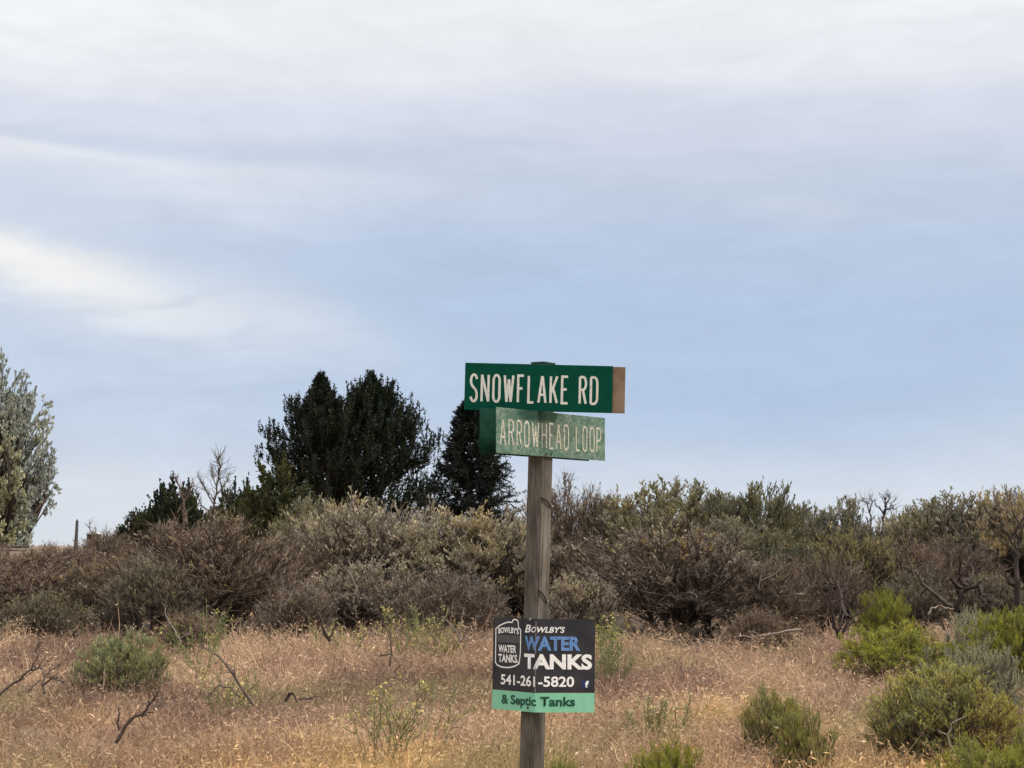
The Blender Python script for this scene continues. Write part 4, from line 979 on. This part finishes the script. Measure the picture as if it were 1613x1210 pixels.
# --- water tank sign, folded round the post corner
CRE_PX = 843.5; d_w = D0-.085
aL, aR = math.radians(47), math.radians(12)
def u_of(px):
    s = (px-CRE_PX)*d_w/F_PX
    return s/math.cos(aR) if s > 0 else s/math.cos(aL)*(1+abs(s)*.45*math.sin(aL)/d_w)
Yc = 1048.5
def v_of(py): return (Yc-py)*d_w/F_PX
def fold(u, v, out):
    """flat sign coordinates to sign space: x right, y up, z towards the viewer; a soft crease at u = 0"""
    if u > 0: return (u*math.cos(aR)+out*math.sin(aR), v, -u*math.sin(aR)+out*math.cos(aR))
    return (u*math.cos(aL)-out*math.sin(aL), v, u*math.sin(aL)+out*math.cos(aL))
def fold_mesh(me, out=None):
    bm = bmesh.new(); bm.from_mesh(me)
    for cut in (0.0,):
        bmesh.ops.bisect_plane(bm, geom=bm.verts[:]+bm.edges[:]+bm.faces[:], plane_co=(cut, 0, 0), plane_no=(1, 0, 0), dist=1e-6)
    for v in bm.verts: v.co = fold(v.co.x, v.co.y, v.co.z)
    bm.to_mesh(me); bm.free(); return me
wroll = math.radians(.9)
o = frame_obj('advertising_sign', P(CRE_PX, Yc, d_w), (math.cos(wroll), 0, -math.sin(wroll)), (math.sin(wroll), 0, math.cos(wroll)))
tag(o, 'black and mint green plastic sign for water tanks and septic tanks nailed round the post', 'sign')
WS = o
M_BLACK = noise_mat('black_plastic', (.013, .013, .018), (.040, .036, .038), (6, 6, 6), .5, 0, 5, spec=.35)
M_MINT = noise_mat('mint_plastic', (.20, .52, .33), (.25, .58, .38), (9, 9, 9), .55, 0, 5)
def slab(name, u0, u1, v0, v1, z0, z1, mat, nu=10):
    bm = bmesh.new(); us = np.linspace(u0, u1, nu+1)
    vs = [[bm.verts.new((u, v, z)) for (v, z) in ((v0, z0), (v1, z0), (v1, z1), (v0, z1))] for u in us]
    for a, b in zip(vs[:-1], vs[1:]):
        for k in range(4): bm.faces.new((a[k], b[k], b[(k+1) % 4], a[(k+1) % 4]))
    bm.faces.new(vs[0]); bm.faces.new(vs[-1][::-1]); bmesh.ops.recalc_face_normals(bm, faces=bm.faces[:])
    me = bpy.data.meshes.new(name); bm.to_mesh(me); bm.free(); me.materials.append(mat); return fold_mesh(me)
uL, uR = u_of(776.5), u_of(937)
ob = link('black_panel', slab('black_panel', uL, uR, v_of(1090.5), v_of(976), -.004, 0, M_BLACK), o)
ob = link('mint_panel', slab('mint_panel', uL, uR, v_of(1121), v_of(1091), -.004, .0005, M_MINT), o); ob['label'] = 'mint green strip along the bottom'

def flat(name, mat, polys, z=.0012, parent=None, label=None):
    """print on the sign: polygons in flat sign coordinates"""
    bm = bmesh.new(); k = 0
    for pl in polys:
        vs = [bm.verts.new((p[0], p[1], z+.0001*(k % 4))) for p in pl]; k += 1
        try: bm.faces.new(vs)
        except ValueError: pass
    bmesh.ops.recalc_face_normals(bm, faces=bm.faces[:])
    me = bpy.data.meshes.new(name); bm.to_mesh(me); bm.free(); me.materials.append(mat); fold_mesh(me)
    ob = link(name, me, parent or WS)
    if label: ob['label'] = label
    return ob
def print_text(text, x0, x1, y0, y1, mat, bold=0.0, shear=0.0, z=.0012, warp=None, label=None, name='lettering', space=1.0, parent=None):
    """flat print fitted to the box x0..x1, y0 (top)..y1 (bottom), in photograph rows and columns on the sign"""
    cu = bpy.data.curves.new('lettering', 'FONT'); cu.body = text; cu.size = 1; cu.offset = bold; cu.shear = shear; cu.resolution_u = 4; cu.space_character = space
    t = bpy.data.objects.new('lettering', cu); C.objects.link(t); bpy.context.view_layer.update()
    me = bpy.data.meshes.new_from_object(t.evaluated_get(bpy.context.evaluated_depsgraph_get()))
    bpy.data.objects.remove(t); bpy.data.curves.remove(cu)
    co = np.empty(len(me.vertices)*3, np.float32); me.vertices.foreach_get('co', co); co = co.reshape(-1, 3)
    mn, mxx = co.min(0), co.max(0); ua, ub, va, vb = u_of(x0), u_of(x1), v_of(y1), v_of(y0)
    X = (co[:, 0]-mn[0])/(mxx[0]-mn[0]); Y = (co[:, 1]-mn[1])/(mxx[1]-mn[1])
    U = ua+X*(ub-ua); V = va+Y*(vb-va)
    if warp is not None: V = V+warp(X)
    me.vertices.foreach_set('co', np.stack([U, V, np.full_like(U, z)], 1).astype(np.float32).ravel())
    me.materials.clear(); me.materials.append(mat); me.update(); fold_mesh(me); me.name = name
    ob = link(name, me, parent or WS)
    if label: ob['label'] = label
    return ob
M_PW = noise_mat('print_white', (.80, .78, .74), (.93, .91, .87), (60, 60, 60), .5)
M_PB = noise_mat('print_blue', (.075, .17, .40), (.17, .31, .56), (70, 70, 70), .5, detail=6)
M_PG = noise_mat('print_green', (.006, .055, .03), (.012, .075, .045), (50, 50, 50), .5)
M_GREY = noise_mat('print_grey', (.075, .07, .072), (.10, .093, .095), (40, 40, 40), .55)
M_NAVY = noise_mat('print_navy', (.012, .025, .10), (.03, .05, .17), (90, 90, 90), .5)
print_text("OWLBY'S", 836.5, 889, 988, 997.5, M_PW, .02, .25, label="white slanted letters OWLBY'S")
print_text('B', 826.5, 835.8, 985.5, 997.8, M_PW, .02, .25, label='larger white slanted letter B')
print_text('WATER', 826.5, 914, 1003, 1025.5, M_PB, .042, label='blue word WATER')
print_text('TANKS', 826, 932.5, 1030.5, 1054.5, M_PW, .042, label='bold white word TANKS')
print_text('541-261-5820', 790, 904.5, 1065, 1081.5, M_PW, .022, label='white phone number 541-261-5820')
print_text('& Septic Tanks', 791.5, 906.5, 1096.5, 1116, M_PG, .03, z=.0018, label='dark green words & Septic Tanks')
# tank emblem
def uv(px, py): return (u_of(px), v_of(py))
outer = []
def thick(pts, w):
    r = ribbon(pts, w); polys = []
    for a, b in zip(r[:-1], r[1:]): polys.append([a[0], a[1], b[1], b[0]])
    return polys
tank = [uv(*p) for p in ((781, 994), (781, 1047), (783.5, 1051), (789, 1053.6), (796, 1054.6), (804, 1054), (812, 1051.3), (818.4, 1047), (820, 1030), (820, 994), (816.6, 990.5), (816, 982), (814.6, 979.4), (811, 978), (807.8, 979.5), (806.4, 983), (800, 982.8), (793, 985.4), (786, 989.5), (781, 994), (781, 996))]
flat('emblem_outline', M_PW, thick(tank, .0031), .0012, label='white outline of an upright water tank')
flat('emblem_band', M_GREY, [[uv(783, 1003.5), uv(800, 1003.5), uv(818.3, 1003.5), uv(818.3, 1015), uv(800, 1015), uv(783, 1015)]], .0009, label='grey band across the tank emblem')
print_text("BOWLBY'S", 785, 817, 991, 1000.5, M_PW, .03, z=.0014, warp=lambda X: .006*np.sin(np.pi*X)-.004, label="small arched name BOWLBY'S on the tank")
print_text('WATER', 785.5, 813.5, 1019, 1031, M_PW, .03, z=.0014, label='small word WATER on the tank')
print_text('TANKS.', 785.5, 817, 1033.5, 1046.5, M_PW, .03, z=.0014, label='small word TANKS on the tank')
# little square social badge
flat('badge', M_NAVY, [[uv(917.5, 1071), uv(928, 1071), uv(928, 1082.5), uv(917.5, 1082.5)]], .0009, label='small navy square badge with a pale letter f')
print_text('f', 922, 927.6, 1071.8, 1082.2, M_PW, .05, z=.0013, label='pale letter f on the badge')
b2_ = link('bolt', bolt_mesh(.006, .006, M_BOLT2), o); b2_.location = fold(u_of(833), v_of(1114.5), .003); b2_.rotation_euler = (0, -aL, 0)
bl_ = link('bolt', bolt_mesh(.0085, .008, M_BOLT), o); bl_.location = fold(u_of(834.5), v_of(977.5), .004); bl_.rotation_euler = (0, -aL, 0)
# worn crease where the plastic bends round the post corner
cr = random.Random(9); pl = []
for y0, y1 in ((979, 992), (998, 1008), (1018, 1030), (1050, 1063), (1070, 1090)):
    pl.append([(-.0012+cr.uniform(-.0005, .0005), v_of(y0)), (.0008, v_of(y0)), (.0013+cr.uniform(-.0005, .0005), v_of(y1)), (-.0007, v_of(y1))])
flat('crease', noise_mat('worn_crease', (.16, .155, .16), (.30, .295, .29), (80, 80, 80), .6), pl, .0022, label='worn pale crease down the fold')['kind'] = 'stuff'
bpy.context.view_layer.update()
